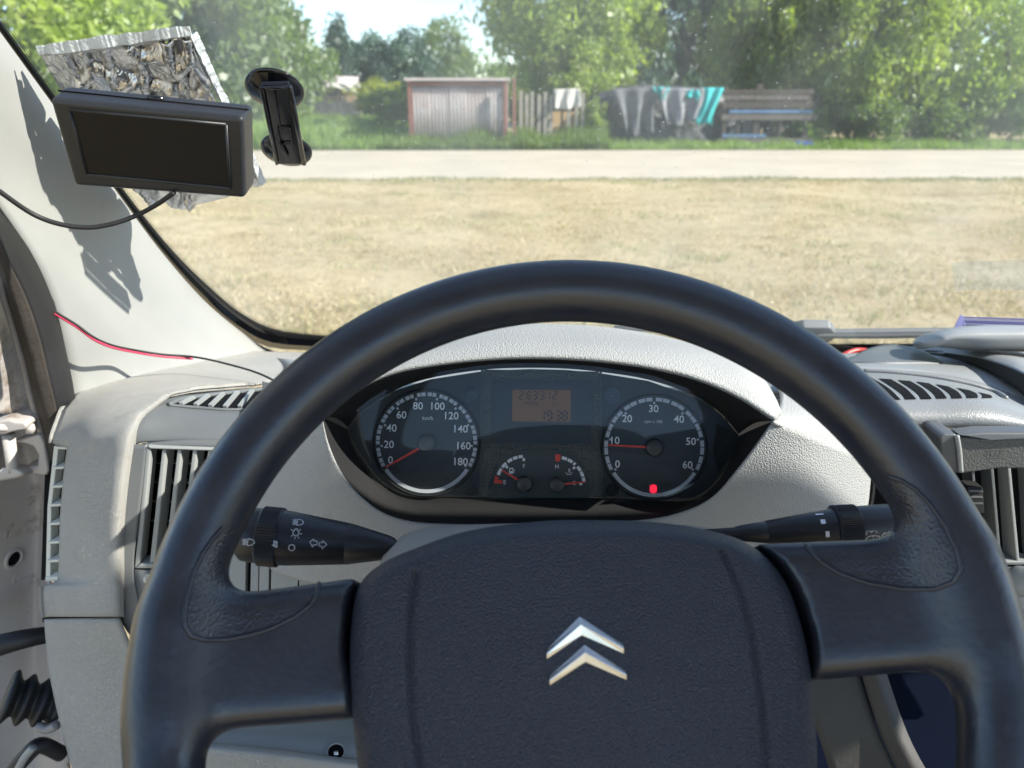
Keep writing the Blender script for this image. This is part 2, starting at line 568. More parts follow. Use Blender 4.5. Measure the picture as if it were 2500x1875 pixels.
# ================================================================== OUTSIDE
# ------------------------------------------------------------------ ground, road
def ground_mat():
    m, nt, N, L, b = nodes('dry grass ground')
    tc = N.new('ShaderNodeTexCoord')
    def noise(sc, det=6, ro=0.6, st=(1, 1, 1)):
        mp = N.new('ShaderNodeMapping'); mp.inputs['Scale'].default_value = st
        n = N.new('ShaderNodeTexNoise'); n.inputs['Scale'].default_value = sc; n.inputs['Detail'].default_value = det
        n.inputs['Roughness'].default_value = ro
        L.new(tc.outputs['Object'], mp.inputs['Vector']); L.new(mp.outputs[0], n.inputs['Vector'])
        return n.outputs['Fac']
    def ramp(s, stops):
        r = N.new('ShaderNodeValToRGB')
        e = r.color_ramp.elements
        e[0].position, e[0].color = stops[0][0], (*stops[0][1], 1)
        e[1].position, e[1].color = stops[-1][0], (*stops[-1][1], 1)
        for p, c in stops[1:-1]:
            q = e.new(p); q.color = (*c, 1)
        L.new(s, r.inputs['Fac']); return r.outputs['Color']
    base = ramp(noise(1.5, 10, 0.78), [(0.28, (0.20, 0.145, 0.075)), (0.40, (0.34, 0.265, 0.15)), (0.52, (0.46, 0.375, 0.235)), (0.60, (0.40, 0.32, 0.19)), (0.75, (0.25, 0.185, 0.10))])
    green = ramp(noise(0.55, 7, 0.65), [(0.42, (0, 0, 0)), (0.72, (1, 1, 1))])
    tuft = ramp(noise(5.5, 5, 0.6), [(0.5, (0, 0, 0)), (0.66, (1, 1, 1))])
    mu = N.new('ShaderNodeMixRGB'); mu.blend_type = 'MULTIPLY'; mu.inputs['Fac'].default_value = 1
    L.new(green, mu.inputs['Color1']); L.new(tuft, mu.inputs['Color2'])
    x = N.new('ShaderNodeMixRGB'); x.inputs['Color2'].default_value = (0.165, 0.18, 0.07, 1)
    big = ramp(noise(0.33, 6, 0.65), [(0.36, (0.80, 0.79, 0.75)), (0.62, (1.06, 1.06, 1.06))])
    mb = N.new('ShaderNodeMixRGB'); mb.blend_type = 'MULTIPLY'; mb.inputs['Fac'].default_value = 1
    L.new(base, mb.inputs['Color1']); L.new(big, mb.inputs['Color2'])
    L.new(mu.outputs[0], x.inputs['Fac']); L.new(mb.outputs[0], x.inputs['Color1'])
    L.new(x.outputs[0], b.inputs['Base Color'])
    b.inputs['Roughness'].default_value = 0.95; b.inputs['Specular IOR Level'].default_value = 0.1
    bp = N.new('ShaderNodeBump'); bp.inputs['Distance'].default_value = 0.05; bp.inputs['Strength'].default_value = 0.8
    L.new(noise(9, 8, 0.75), bp.inputs['Height']); L.new(bp.outputs[0], b.inputs['Normal'])
    return m


def bumpy(x, y):
    return 0.025 * np.sin(x * 1.3 + 0.7 * y) * np.sin(y * 0.9 - 0.4 * x) + 0.012 * np.sin(x * 4.1) * np.sin(y * 3.7 + x)


def sheet(name, xs, ys, zf, mat):
    X, Y = np.meshgrid(xs, ys, indexing='ij')
    Z = zf(X, Y)
    V = np.stack([X, Y, Z], -1).reshape(-1, 3)
    n, m = X.shape
    i, j = np.meshgrid(np.arange(n - 1), np.arange(m - 1), indexing='ij')
    a = (i * m + j).ravel()
    return place(name, fastmesh(name, V, np.stack([a, a + m, a + m + 1, a + 1], -1)), mat)


M['ground'] = ground_mat()
# the road runs across the view, very slightly oblique
ROAD_N, ROAD_F, SLANT = 18.9, 28.6, 0.010
gx = np.concatenate([np.linspace(-600, -40, 15), np.linspace(-36, 36, 145), np.linspace(40, 600, 15)])
gy = np.concatenate([[-300, -100, -30, -10], np.linspace(-4, 34, 77), [36, 40, 46, 60, 90, 150, 300, 700, 1200]])
def gz(X, Y):
    r = Y - SLANT * X
    flat = np.clip(np.minimum(np.abs(r - ROAD_N), np.abs(r - ROAD_F)) / 1.5, 0, 1)
    inside = (r > ROAD_N - 0.2) & (r < ROAD_F + 0.2)
    z = np.where(inside, -0.08, bumpy(X, Y) * flat)
    return np.where((np.abs(X) < 40) & (Y < 36), z, np.where(inside, -0.08, 0.0))
ground = sheet('ground', gx, gy, gz, M['ground'])
tag(ground, 'parched straw coloured grass field in front of the van', None, kind='structure')

M['road'] = pmat('pale dusty concrete', (0.43, 0.375, 0.295), 0.9, spec=0.2, mottle=(0.5, 0.16, (0.35, 0.305, 0.24)), grain=('noise', 18, 0.01, 0.4), wear=(0.8, 0.60, (0.33, 0.29, 0.23)))
rx = np.linspace(-300, 300, 121)
RV = []
for x in rx:
    for r, z in ((ROAD_N - 0.15, -0.03), (ROAD_N, 0.012), (ROAD_N + 2, 0.035), ((ROAD_N + ROAD_F) / 2, 0.05), (ROAD_F - 2, 0.035), (ROAD_F, 0.012), (ROAD_F + 0.15, -0.03)):
        wob = 0.10 * math.sin(x * 0.9) + 0.05 * math.sin(x * 2.7 + 1)
        RV.append((x, r + SLANT * x + (wob if abs(r - ROAD_N) < 0.3 else -wob * 0.6 if abs(r - ROAD_F) < 0.3 else 0), z))
a = np.arange(120)[:, None] * 7 + np.arange(6)[None]
a = a.ravel()
road = place('road', fastmesh('road', np.array(RV), np.stack([a, a + 7, a + 8, a + 1], -1)), M['road'])
tag(road, 'pale dusty concrete track crossing beyond the dry field', None, kind='structure')


# ------------------------------------------------------------------ grass blades
def blades_mesh(name, x, y, h, wd, lean=0.35):
    n = len(x)
    ang = rng.uniform(0, 2 * np.pi, n)
    dx, dy = np.cos(ang) * wd / 2, np.sin(ang) * wd / 2
    lx, ly = rng.normal(0, lean, n) * h, rng.normal(0, lean, n) * h
    z0 = bumpy(x, y) - 0.01
    V = np.zeros((n, 5, 3))
    V[:, 0] = np.stack([x - dx, y - dy, z0], -1)
    V[:, 1] = np.stack([x + dx, y + dy, z0], -1)
    V[:, 2] = np.stack([x + dx * .7 + lx * .4, y + dy * .7 + ly * .4, z0 + h * .6], -1)
    V[:, 3] = np.stack([x + lx, y + ly, z0 + h], -1)
    V[:, 4] = np.stack([x - dx * .7 + lx * .4, y - dy * .7 + ly * .4, z0 + h * .6], -1)
    b = np.arange(n)[:, None] * 5
    Fc = np.concatenate([b + np.array([0, 1, 2, 4]), b + np.array([4, 2, 3, 3])])
    me = bpy.data.meshes.new(name)
    me.vertices.add(n * 5); me.vertices.foreach_set('co', V.astype(np.float32).ravel())
    quads = (b + np.array([0, 1, 2, 4])).ravel(); tris = (b + np.array([4, 2, 3])).ravel()
    me.loops.add(n * 7); me.loops.foreach_set('vertex_index', np.concatenate([quads, tris]).astype(np.int32))
    me.polygons.add(2 * n)
    me.polygons.foreach_set('loop_start', np.concatenate([np.arange(n) * 4, n * 4 + np.arange(n) * 3]).astype(np.int32))
    me.update(calc_edges=True)
    return me


def leaf_mat(name, c1, c2, c3, scale=0.5, trans=0.35):
    m, nt, N, L, b = nodes(name)
    N.remove(b)
    out = N['Material Output']
    tc = N.new('ShaderNodeTexCoord')
    n = N.new('ShaderNodeTexNoise'); n.inputs['Scale'].default_value = scale; n.inputs['Detail'].default_value = 8; n.inputs['Roughness'].default_value = 0.75
    L.new(tc.outputs['Object'], n.inputs['Vector'])
    r = N.new('ShaderNodeValToRGB'); e = r.color_ramp.elements
    e[0].position, e[0].color = 0.3, (*c1, 1)
    e[1].position, e[1].color = 0.72, (*c3, 1)
    q = e.new(0.5); q.color = (*c2, 1)
    L.new(n.outputs['Fac'], r.inputs['Fac'])
    oi = N.new('ShaderNodeObjectInfo')
    hs = N.new('ShaderNodeHueSaturation')
    mr = N.new('ShaderNodeMapRange'); mr.inputs['To Min'].default_value = 0.8; mr.inputs['To Max'].default_value = 1.2
    L.new(oi.outputs['Random'], mr.inputs['Value']); L.new(mr.outputs[0], hs.inputs['Value'])
    L.new(r.outputs['Color'], hs.inputs['Color'])
    df = N.new('ShaderNodeBsdfDiffuse'); tl = N.new('ShaderNodeBsdfTranslucent'); gl = N.new('ShaderNodeBsdfGlossy')
    gl.inputs['Roughness'].default_value = 0.45
    bright = N.new('ShaderNodeMixRGB'); bright.blend_type = 'MULTIPLY'; bright.inputs['Fac'].default_value = 1; bright.inputs['Color2'].default_value = (1.5, 1.6, 0.7, 1)
    L.new(hs.outputs[0], bright.inputs['Color1'])
    L.new(hs.outputs[0], df.inputs['Color']); L.new(bright.outputs[0], tl.inputs['Color'])
    m1 = N.new('ShaderNodeMixShader'); m1.inputs[0].default_value = trans
    L.new(df.outputs[0], m1.inputs[1]); L.new(tl.outputs[0], m1.inputs[2])
    m2 = N.new('ShaderNodeMixShader'); m2.inputs[0].default_value = 0.05
    L.new(m1.outputs[0], m2.inputs[1]); L.new(gl.outputs[0], m2.inputs[2])
    L.new(m2.outputs[0], out.inputs['Surface'])
    return m


M['straw'] = leaf_mat('straw blades', (0.30, 0.225, 0.115), (0.45, 0.36, 0.205), (0.57, 0.48, 0.30), 1.2, 0.2)
M['tuft'] = leaf_mat('greenish blades', (0.15, 0.17, 0.06), (0.24, 0.25, 0.10), (0.33, 0.30, 0.14), 1.5, 0.25)
M['weed'] = leaf_mat('lush weeds', (0.09, 0.14, 0.03), (0.16, 0.24, 0.055), (0.27, 0.33, 0.11), 0.9, 0.45)
M['leaf_a'] = leaf_mat('yellow green leaves', (0.105, 0.16, 0.03), (0.235, 0.305, 0.065), (0.40, 0.46, 0.15), 0.55, 0.55)
M['leaf_b'] = leaf_mat('mid green leaves', (0.06, 0.105, 0.03), (0.125, 0.19, 0.055), (0.20, 0.26, 0.085), 0.5, 0.5)
M['leaf_c'] = leaf_mat('dark blue green leaves', (0.03, 0.072, 0.06), (0.05, 0.105, 0.08), (0.08, 0.14, 0.10), 0.35, 0.35)
M['leaf_y'] = leaf_mat('bright yellow green leaves', (0.13, 0.17, 0.02), (0.27, 0.30, 0.035), (0.38, 0.37, 0.06), 1.0, 0.4)
M['bark'] = pmat('grey brown bark', (0.07, 0.055, 0.042), 0.9, mottle=(6, 0.4), grain=('noise', 30, 0.02, 0.8))

n = 150000
yy = 5.5 + 13.2 * rng.random(n) ** 1.3
xx = rng.uniform(-0.95, 0.95, n) * (yy * 0.78 + 1.0)
keep = (np.sin(xx * 1.7 + 2 * np.sin(yy * .8)) + np.sin(yy * 2.3 + xx) + rng.normal(0, .8, n)) > -0.4
xx, yy = xx[keep], yy[keep]
yy = yy + SLANT * xx
dry = place('dry_grass', blades_mesh('dry_grass', xx, yy, rng.uniform(.02, .06, len(xx)), rng.uniform(.006, .014, len(xx)), 0.7), M['straw'], smooth=False)
tag(dry, 'short straw coloured dry grass blades over the field', 'grass', kind='stuff')
cx_ = rng.uniform(-15, 15, 170); cy_ = 6 + 12.4 * rng.random(170)
k = rng.integers(0, 170, 14000)
xx = cx_[k] + rng.normal(0, .34, 14000); yy = np.minimum(cy_[k] + rng.normal(0, .22, 14000), 18.6)
tuf = place('green_tufts', blades_mesh('green_tufts', xx, yy, rng.uniform(.03, .09, 14000), rng.uniform(.007, .014, 14000), 0.6), M['tuft'], smooth=False)
tag(tuf, 'low olive green grass tufts scattered over the dry field', 'grass', kind='stuff')
# grass fringe along the near edge of the road
xx = rng.uniform(-17, 17, 14000); yy = ROAD_N + SLANT * xx - np.abs(rng.normal(0, .5, 14000)) - .12
fr = place('road_edge_grass', blades_mesh('road_edge_grass', xx, yy, rng.uniform(.03, .09, 14000), rng.uniform(.008, .016, 14000), .5), M['tuft'], smooth=False)
tag(fr, 'dull green grass fringe along the near edge of the track', 'grass', kind='stuff')


def strip(name, x0, x1, d0, d1, n, h0, h1, wd, mat, label):
    x = rng.uniform(x0, x1, n); d = d0 + (d1 - d0) * rng.random(n) ** 1.4
    y = ROAD_F + SLANT * x + d
    s = .6 + .4 * np.sin(x * 1.9 + np.sin(x * .7) * 3)
    h = (h0 + (h1 - h0) * rng.random(n)) * (0.55 + 0.45 * np.clip(s, 0, 1)) * np.clip(.35 + d * .5, 0, 1)
    o = place(name, blades_mesh(name, x, y, h, wd * rng.uniform(.6, 1.4, n), .22), mat, smooth=False)
    return tag(o, label, 'weeds', kind='stuff')


strip('meadow_weeds', -13, -3.2, .3, 26, 32000, .3, 1.0, .045, M['weed'], 'lush green meadow weeds left of the corrugated hut')
strip('verge_weeds', -4.5, 3.5, .2, 1.9, 13000, .35, 1.0, .03, M['weed'], 'tall green verge weeds at the foot of the corrugated hut')
strip('hedge_weeds', 3.2, 21, .2, 2.2, 12000, .18, .5, .03, M['weed'], 'green verge weeds under the trees right of the hut')


# ------------------------------------------------------------------ trees
def crown_mesh(name, rx, ry, rz, clumps, per, size, clump_r, seed, droop=0.0, shell=0.55, taper=0.0):
    g = np.random.default_rng(seed)
    d = g.normal(size=(clumps, 3)); d /= np.linalg.norm(d, axis=1)[:, None]
    r = shell + (1 - shell) * g.random(clumps) ** 0.6
    c = d * r[:, None]
    c[:, :2] *= (1 - taper * (c[:, 2:3] * .5 + .5))
    c *= np.array([rx, ry, rz]) * (0.82 + .3 * g.random((clumps, 1)))
    cr = clump_r * (0.6 + .8 * g.random(clumps))
    q = g.normal(size=(clumps, per, 3)); q /= np.linalg.norm(q, axis=2)[..., None]
    q *= (g.random((clumps, per, 1)) ** .45) * cr[:, None, None] * np.array([1.1, 1.1, .75])
    P = (c[:, None] + q).reshape(-1, 3)
    nL = len(P)
    P[:, 2] -= droop * np.hypot(P[:, 0], P[:, 1])
    a = g.normal(size=(nL, 3)); a[:, 2] -= .35; a /= np.linalg.norm(a, axis=1)[:, None]
    b = np.cross(a, g.normal(size=(nL, 3))); b /= np.linalg.norm(b, axis=1)[:, None]
    s = size * (.6 + .8 * g.random(nL))[:, None]
    V = np.stack([P - a * s * .9, P + b * s * .42, P + a * s, P - b * s * .42], 1).reshape(-1, 3)
    F4 = np.arange(nL * 4).reshape(-1, 4)
    return fastmesh(name, V, F4)


def limb_mesh(name, h, r, spread, seed, levels=9):
    g = random.Random(seed)
    V, Fc = [], []
    def limb(p, q, r0, r1, n=6):
        T = (q - p).normalized(); N_ = T.cross(Vector((.3, .8, .1))).normalized(); B = T.cross(N_)
        mid = p.lerp(q, .5) + N_ * g.uniform(-.06, .06) * (q - p).length
        b = len(V)
        for c, rr in ((p, r0), (mid, (r0 + r1) / 2), (q, r1)):
            for k in range(n):
                t = 2 * math.pi * k / n
                V.append(c + (N_ * math.cos(t) + B * math.sin(t)) * rr)
        for i in range(2):
            for k in range(n):
                Fc.append((b + i * n + k, b + i * n + (k + 1) % n, b + (i + 1) * n + (k + 1) % n, b + (i + 1) * n + k))
    p = Vector((0, 0, -.2)); rr = r
    top = Vector((g.uniform(-.3, .3), g.uniform(-.3, .3), h))
    k0 = 6
    pts = [p.lerp(top, i / k0) + Vector((g.uniform(-.1, .1), g.uniform(-.1, .1), 0)) * (i > 0) for i in range(k0 + 1)]
    for i in range(k0):
        limb(pts[i], pts[i + 1], r * (1 - i / k0 * .85), r * (1 - (i + 1) / k0 * .85))
    for i in range(levels):
        t = .3 + .65 * i / levels
        c = p.lerp(top, t); an = g.uniform(0, 6.28); l = spread * g.uniform(.6, 1) * (1.15 - t * .6)
        e = c + Vector((math.cos(an) * l, math.sin(an) * l, l * g.uniform(.35, .8)))
        limb(c, e, r * .4 * (1.1 - t), r * .1, 5)
        e2 = e + Vector((math.cos(an + .7) * l * .4, math.sin(an + .7) * l * .4, l * .2))
        limb(c.lerp(e, .6), e2, r * .18, r * .06, 4)
    me = bpy.data.meshes.new(name); me.from_pydata([tuple(v) for v in V], [], Fc); me.update()
    return me


CROWN = {
    'broad': crown_mesh('crown_broad', 1, 1, .85, 130, 150, .037, .24, 1),
    'broad2': crown_mesh('crown_broad2', 1, 1, 1.0, 95, 100, .050, .24, 2),
    'airy': crown_mesh('crown_airy', 1, 1, 1.0, 80, 130, .044, .22, 3, droop=.06, shell=.35),
    'spire': crown_mesh('crown_spire', 1, 1, 1, 80, 80, .055, .30, 4, taper=.75, shell=.3),
    'bush': crown_mesh('crown_bush', 1, 1, .8, 70, 120, .052, .30, 5, shell=.4),
    'hang': crown_mesh('crown_hang', 1, 1, 1.0, 120, 150, .037, .21, 6, droop=.12, shell=.4),
}
TRUNK = [limb_mesh('trunk_%d' % i, 1.0, .03, .45, i) for i in range(4)]
LEAFED = {}
def crown_variant(kind, mat):
    k = (kind, mat)
    if k not in LEAFED:
        me = CROWN[kind].copy(); me.materials.append(M[mat]); LEAFED[k] = me
    return LEAFED[k]
BARKED = []
for t in TRUNK:
    t.materials.append(M['bark']); t.polygons.foreach_set('use_smooth', [True] * len(t.polygons)); BARKED.append(t)


def tree(name, label, px, Y, top_py, half_w, crown_h, kind, mat, group, rot=0, squash=1.0, trunk_r=1.0, cat='tree'):
    """crown centre column at photo column px, Y metres away, top at photo row top_py"""
    p = at(px, 300, Y); x = p.x
    top = at(px, top_py, Y).z
    t = thing(name, label, cat, (x, Y, 0), group)
    cz = max(top - crown_h * .92, crown_h * .55)
    for nm, me in (('trunk', BARKED[(len(bpy.data.objects)) % 4]), ('crown', crown_variant(kind, mat))):
        o = bpy.data.objects.new(nm, me); COL.objects.link(o); o.parent = t
        o.rotation_euler = (0, 0, rot + (1.3 if nm == 'trunk' else 0))
        if nm == 'crown':
            o.location = (0, 0, cz); o.scale = (half_w, half_w * squash, crown_h)
        else:
            o.scale = (cz * 1.25 * trunk_r, cz * 1.25 * trunk_r, cz * 1.2)
    return t


LT = 'trees left of the sky gap'
tree('broad_tree', 'yellow green leafy tree at the upper left corner above the pillar', 40, 24, -420, 4.6, 4.6, 'broad', 'leaf_a', LT, .3)
tree('broad_tree', 'olive green broad tree behind the crinkled foil sheet', 330, 40, -330, 6.5, 7.0, 'broad2', 'leaf_b', LT, 1.1)
tree('broad_tree', 'tall mid green tree just left of the suction mount', 520, 46, -190, 5.6, 7.0, 'broad', 'leaf_b', LT, 2.0)
tree('broad_tree', 'rounded green tree sloping down to the blue sky gap', 630, 52, -25, 4.3, 5.5, 'broad2', 'leaf_b', LT, 2.9)
tree('broad_tree', 'small round tree filling in above the low house roof', 745, 62, 78, 3.2, 4.0, 'bush', 'leaf_b', LT, .9)
SP = 'small far trees under the sky'
for px, top, Y, hw, ch, lab in ((842, 62, 70, 1.9, 4.6, 'small pointed dark tree, leftmost of the small ones under the sky'),
                                (905, 88, 74, 2.0, 4.0, 'second small round tree from the left under the sky'),
                                (985, 78, 72, 2.4, 4.4, 'dark round tree under the middle of the sky gap'),
                                (1085, 50, 78, 2.3, 5.2, 'paler slim tree left of the big bright tree')):
    tree('small_tree', lab, px, Y, top, hw * 1.35, ch, 'spire' if px == 842 else 'broad2', 'leaf_c' if px != 1085 else 'leaf_b', SP, px * .01)
for px, top, Y, hw, lab in ((850, 128, 84, 6.5, 'dark green hedge row behind the low house'), (1010, 138, 86, 7.0, 'dark hedge tree behind the rusty hut'), (1150, 130, 88, 6.0, 'dark hedge tree right of the rusty hut roof')):
    tree('hedge_tree', lab, px, Y, top, hw, 4.2, 'broad', 'leaf_b', 'far hedge row', px * .02)
tree('bush', 'bright yellow green bush between the low house and the hut', 930, 47, 186, 1.6, 1.1, 'bush', 'leaf_y', None, .4, cat='bush')
tree('bush', 'dark green bush in front of the fence left of the hut', 975, 40, 196, 1.6, 1.2, 'bush', 'leaf_b', None, 1.4, cat='bush')
tree('bush', 'leafy green bush between the picket fence and the tarpaulin heap', 1450, 30.6, 232, .55, .9, 'bush', 'leaf_a', None, .7, cat='bush')
tree('bush', 'leafy green bush at the right corner of the hut', 1268, 33, 172, .7, 1.2, 'bush', 'leaf_a', None, 2.4, cat='bush')
RT_ = 'trees right of the hut'
tree('broad_tree', 'big bright yellow green tree right above the hut', 1385, 36, -300, 3.7, 4.9, 'broad', 'leaf_a', RT_, .5)
tree('broad_tree', 'lower bright boughs hanging over the picket fence', 1400, 34, 28, 2.4, 2.1, 'hang', 'leaf_a', RT_, 1.9)
tree('dark_tree', 'tall dark blue green tree right of the bright tree', 1620, 50, -330, 4.5, 9.5, 'broad2', 'leaf_c', RT_, .2)
tree('dark_tree', 'dark blue green tree behind the tarpaulin heap', 1480, 54, -260, 4.0, 8.5, 'broad', 'leaf_c', RT_, 1.4)
tree('dark_tree', 'dark blue green tree behind the wooden rail stand', 1800, 52, -300, 5.0, 9.0, 'broad2', 'leaf_c', RT_, 2.6)
tree('dark_tree', 'dark backdrop tree behind the rightmost bushes', 2080, 54, -320, 6.0, 9.5, 'broad', 'leaf_c', RT_, 3.7)
tree('dark_tree', 'dark tree at the right edge of the view', 2440, 56, -320, 6.5, 9.5, 'broad2', 'leaf_c', RT_, 4.4)
tree('airy_tree', 'sparse tree with pale leaf sprays above the rail stand', 1815, 35, -250, 2.3, 4.4, 'airy', 'leaf_a', RT_, .8, trunk_r=1.2)
tree('airy_tree', 'slender tree with dark trunk left of the dense right thicket', 1890, 34, -230, 2.5, 4.2, 'airy', 'leaf_a', RT_, 2.2, trunk_r=1.2)
tree('thicket_tree', 'dense light green thicket tree reaching the track', 2120, 33, -210, 3.0, 4.4, 'hang', 'leaf_a', RT_, 1.0)
tree('thicket_tree', 'dense green thicket tree at the far right', 2380, 33.5, -200, 3.2, 4.3, 'hang', 'leaf_a', RT_, 2.5)
for px, Y, hw, top, lab in ((1960, 31.6, 1.0, 240, 'low green bush right of the rail stand'), (2130, 31.5, 1.5, 215, 'low leafy bush under the dense thicket'), (2310, 31.5, 1.5, 225, 'second low bush under the far right thicket'), (2470, 31.6, 1.4, 205, 'low bush at the right edge of the view')):
    tree('bush', lab, px, Y, top, hw, 1.15, 'bush', 'leaf_b', 'low bushes along the track', px * .013, cat='bush')

# ------------------------------------------------------------------ corrugated hut
M['tin'] = pmat('weathered galvanised sheet', (0.38, 0.35, 0.34), 0.65, metal=0.1, mottle=(1.2, 0.25, (0.29, 0.235, 0.215)), wear=(1.9, 0.58, (0.27, 0.12, 0.08)))
M['rust'] = pmat('red oxide painted steel', (0.27, 0.105, 0.08), 0.8, mottle=(3, 0.35, (0.19, 0.085, 0.065)), wear=(5, .62, (.40, .30, .27)))
M['roof_pale'] = pmat('pale fibre cement', (0.55, 0.47, 0.45), 0.8, mottle=(3, 0.2))
HY = 29.9
hut = thing('corrugated_hut', 'grey corrugated metal hut with rusty red frame beyond the track', 'hut', (at(1118, 300, HY).x, HY, 0))
hx0, hx1 = at(1000, 300, HY).x, at(1238, 300, HY).x
hz1 = at(1118, 190, HY).z
# each corrugated sheet is a part of its own
ns = 5
for s in range(ns):
    xa = hx0 + .12 + (hx1 - hx0 - .24) * s / ns; xb = hx0 + .12 + (hx1 - hx0 - .24) * (s + 1) / ns
    nn = 41; V = []
    for i in range(nn):
        x = xa + (xb - xa) * i / (nn - 1) + (.002 if s else 0)
        d = .022 * math.cos(2 * math.pi * i / 8) + (.012 if s % 2 else 0)
        V += [(x, HY + d, .02), (x, HY + d, hz1 - .16)]
    Fc = [(2 * i, 2 * i + 2, 2 * i + 3, 2 * i + 1) for i in range(nn - 1)]
    o = mk('metal_sheet', V, Fc, M['tin'], hut)
    m = o.modifiers.new('thickness', 'SOLIDIFY'); m.thickness = .004
def wbox(name, x0, x1, y0, y1, z0, z1, mat, parent=None, bevel=0.0):
    return box_between(name, ((x0 + x1) / 2, (y0 + y1) / 2, (z0 + z1) / 2), ((x1 - x0) / 2, 0, 0), (0, (y1 - y0) / 2, 0), (0, 0, (z1 - z0) / 2), mat, parent, bevel)
wbox('corner_post', hx0 - .02, hx0 + .12, HY - .08, HY + .1, -.02, hz1 - .1, M['rust'], hut)
wbox('corner_post', hx1 - .12, hx1 + .00, HY - .08, HY + .1, -.02, hz1 - .1, M['rust'], hut)
wbox('lintel', hx0 + .123, hx1 - .123, HY - .075, HY + .08, hz1 - .26, hz1 - .16, M['rust'], hut)
wbox('roof_edge', hx0 - .1, hx1 + .1, HY - .16, HY + 3.4, hz1 - .098, hz1, M['roof_pale'], hut)
wbox('side_wall', hx0 - .02, hx0 + .02, HY + .103, HY + 3.2, 0, hz1 - .1, M['tin'], hut)
wbox('side_wall', hx1 - .02, hx1 + .02, HY + .103, HY + 3.2, 0, hz1 - .1, M['tin'], hut)
wbox('back_wall', hx0 + .025, hx1 - .025, HY + 3.1, HY + 3.16, 0, hz1 - .1, M['tin'], hut)
px_ = at(1255, 300, 29.6).x
post = wbox('rusty_post', px_ - .05, px_ + .05, 29.55, 29.65, -.05, at(1255, 190, 29.6).z, M['rust'], None, .008)
tag(post, 'slim rusty upright post right of the corrugated hut', 'post')

# ------------------------------------------------------------------ picket fence with cloths
M['grey_wood'] = pmat('bleached grey boards', (0.36, 0.33, 0.28), 0.9, mottle=(5, 0.35))
M['dark_wood'] = pmat('dark weathered timber', (0.085, 0.068, 0.055), 0.9, mottle=(5, 0.4))
M['brown_wood'] = pmat('brown grey boards', (0.15, 0.125, 0.11), 0.9, mottle=(4, 0.4))
M['cloth_w'] = pmat('white sacking', (0.52, 0.50, 0.45), 0.9, mottle=(3, 0.15))
M['sand'] = pmat('tan board', (0.55, 0.38, 0.2), 0.9, mottle=(2, 0.2))
fy = 30.4
fen = thing('picket_fence', 'bleached board fence between the hut and the tarpaulin heap', 'fence', (at(1350, 300, fy).x, fy, 0))
for i, px in enumerate((1272, 1286, 1299, 1316, 1331, 1345, 1388, 1407, 1422)):
    x = at(px, 300, fy).x
    wbox('picket', x - .06, x + .06, fy - .012, fy + .012, -.03, at(px, 222 + (i * 7) % 13, fy).z, M['grey_wood'], fen)
wbox('rail', at(1264, 300, fy).x, at(1430, 300, fy).x, fy + .013, fy + .06, 1.55, 1.63, M['dark_wood'], fen)
wbox('rail', at(1264, 300, fy).x, at(1430, 300, fy).x, fy + .013, fy + .06, .5, .58, M['dark_wood'], fen)
x = at(1372, 300, fy).x
wbox('post', x - .04, x + .04, fy + .07, fy + .15, -.03, at(1372, 215, fy).z, M['dark_wood'], fen)
bd = wbox('tan_board', at(1345, 300, 31).x, at(1420, 300, 31).x, 31.0, 31.05, .15, 1.25, M['sand'])
tag(bd, 'tan board leaning behind the bleached picket fence', 'board')


def drape(name, corners, mat, nu=24, nv=16, amp=.05, seed=0, thick=.012):
    """hanging cloth: four 3-D corners (tl, tr, br, bl) with folds"""
    g = random.Random(seed); ph = [g.uniform(0, 6) for _ in range(4)]
    tl, tr, br, bl = (Vector(c) for c in corners)
    V = []
    for j in range(nv):
        v = j / (nv - 1)
        for i in range(nu):
            u = i / (nu - 1)
            p = tl.lerp(tr, u).lerp(bl.lerp(br, u), v)
            f = math.sin(u * 13 + ph[0] + v * 2) * amp * (.3 + v) + math.sin(u * 29 + ph[1]) * amp * .4 * v
            V.append(p + Vector((math.sin(v * 5 + ph[2] + u * 4) * amp * .4, -f, math.sin(u * 9 + ph[3]) * amp * .6 * v)))
    Fc = [(j * nu + i, j * nu + i + 1, (j + 1) * nu + i + 1, (j + 1) * nu + i) for j in range(nv - 1) for i in range(nu - 1)]
    o = mk(name, V, Fc, mat)
    m = o.modifiers.new('thickness', 'SOLIDIFY'); m.thickness = thick
    return o


o = drape('white_sack', [at(1350, 218, fy - .06), at(1418, 216, fy - .06), at(1415, 262, fy - .1), at(1356, 268, fy - .1)], M['cloth_w'], amp=.06, seed=2)
tag(o, 'white sacking hung over the bleached picket fence', 'cloth')

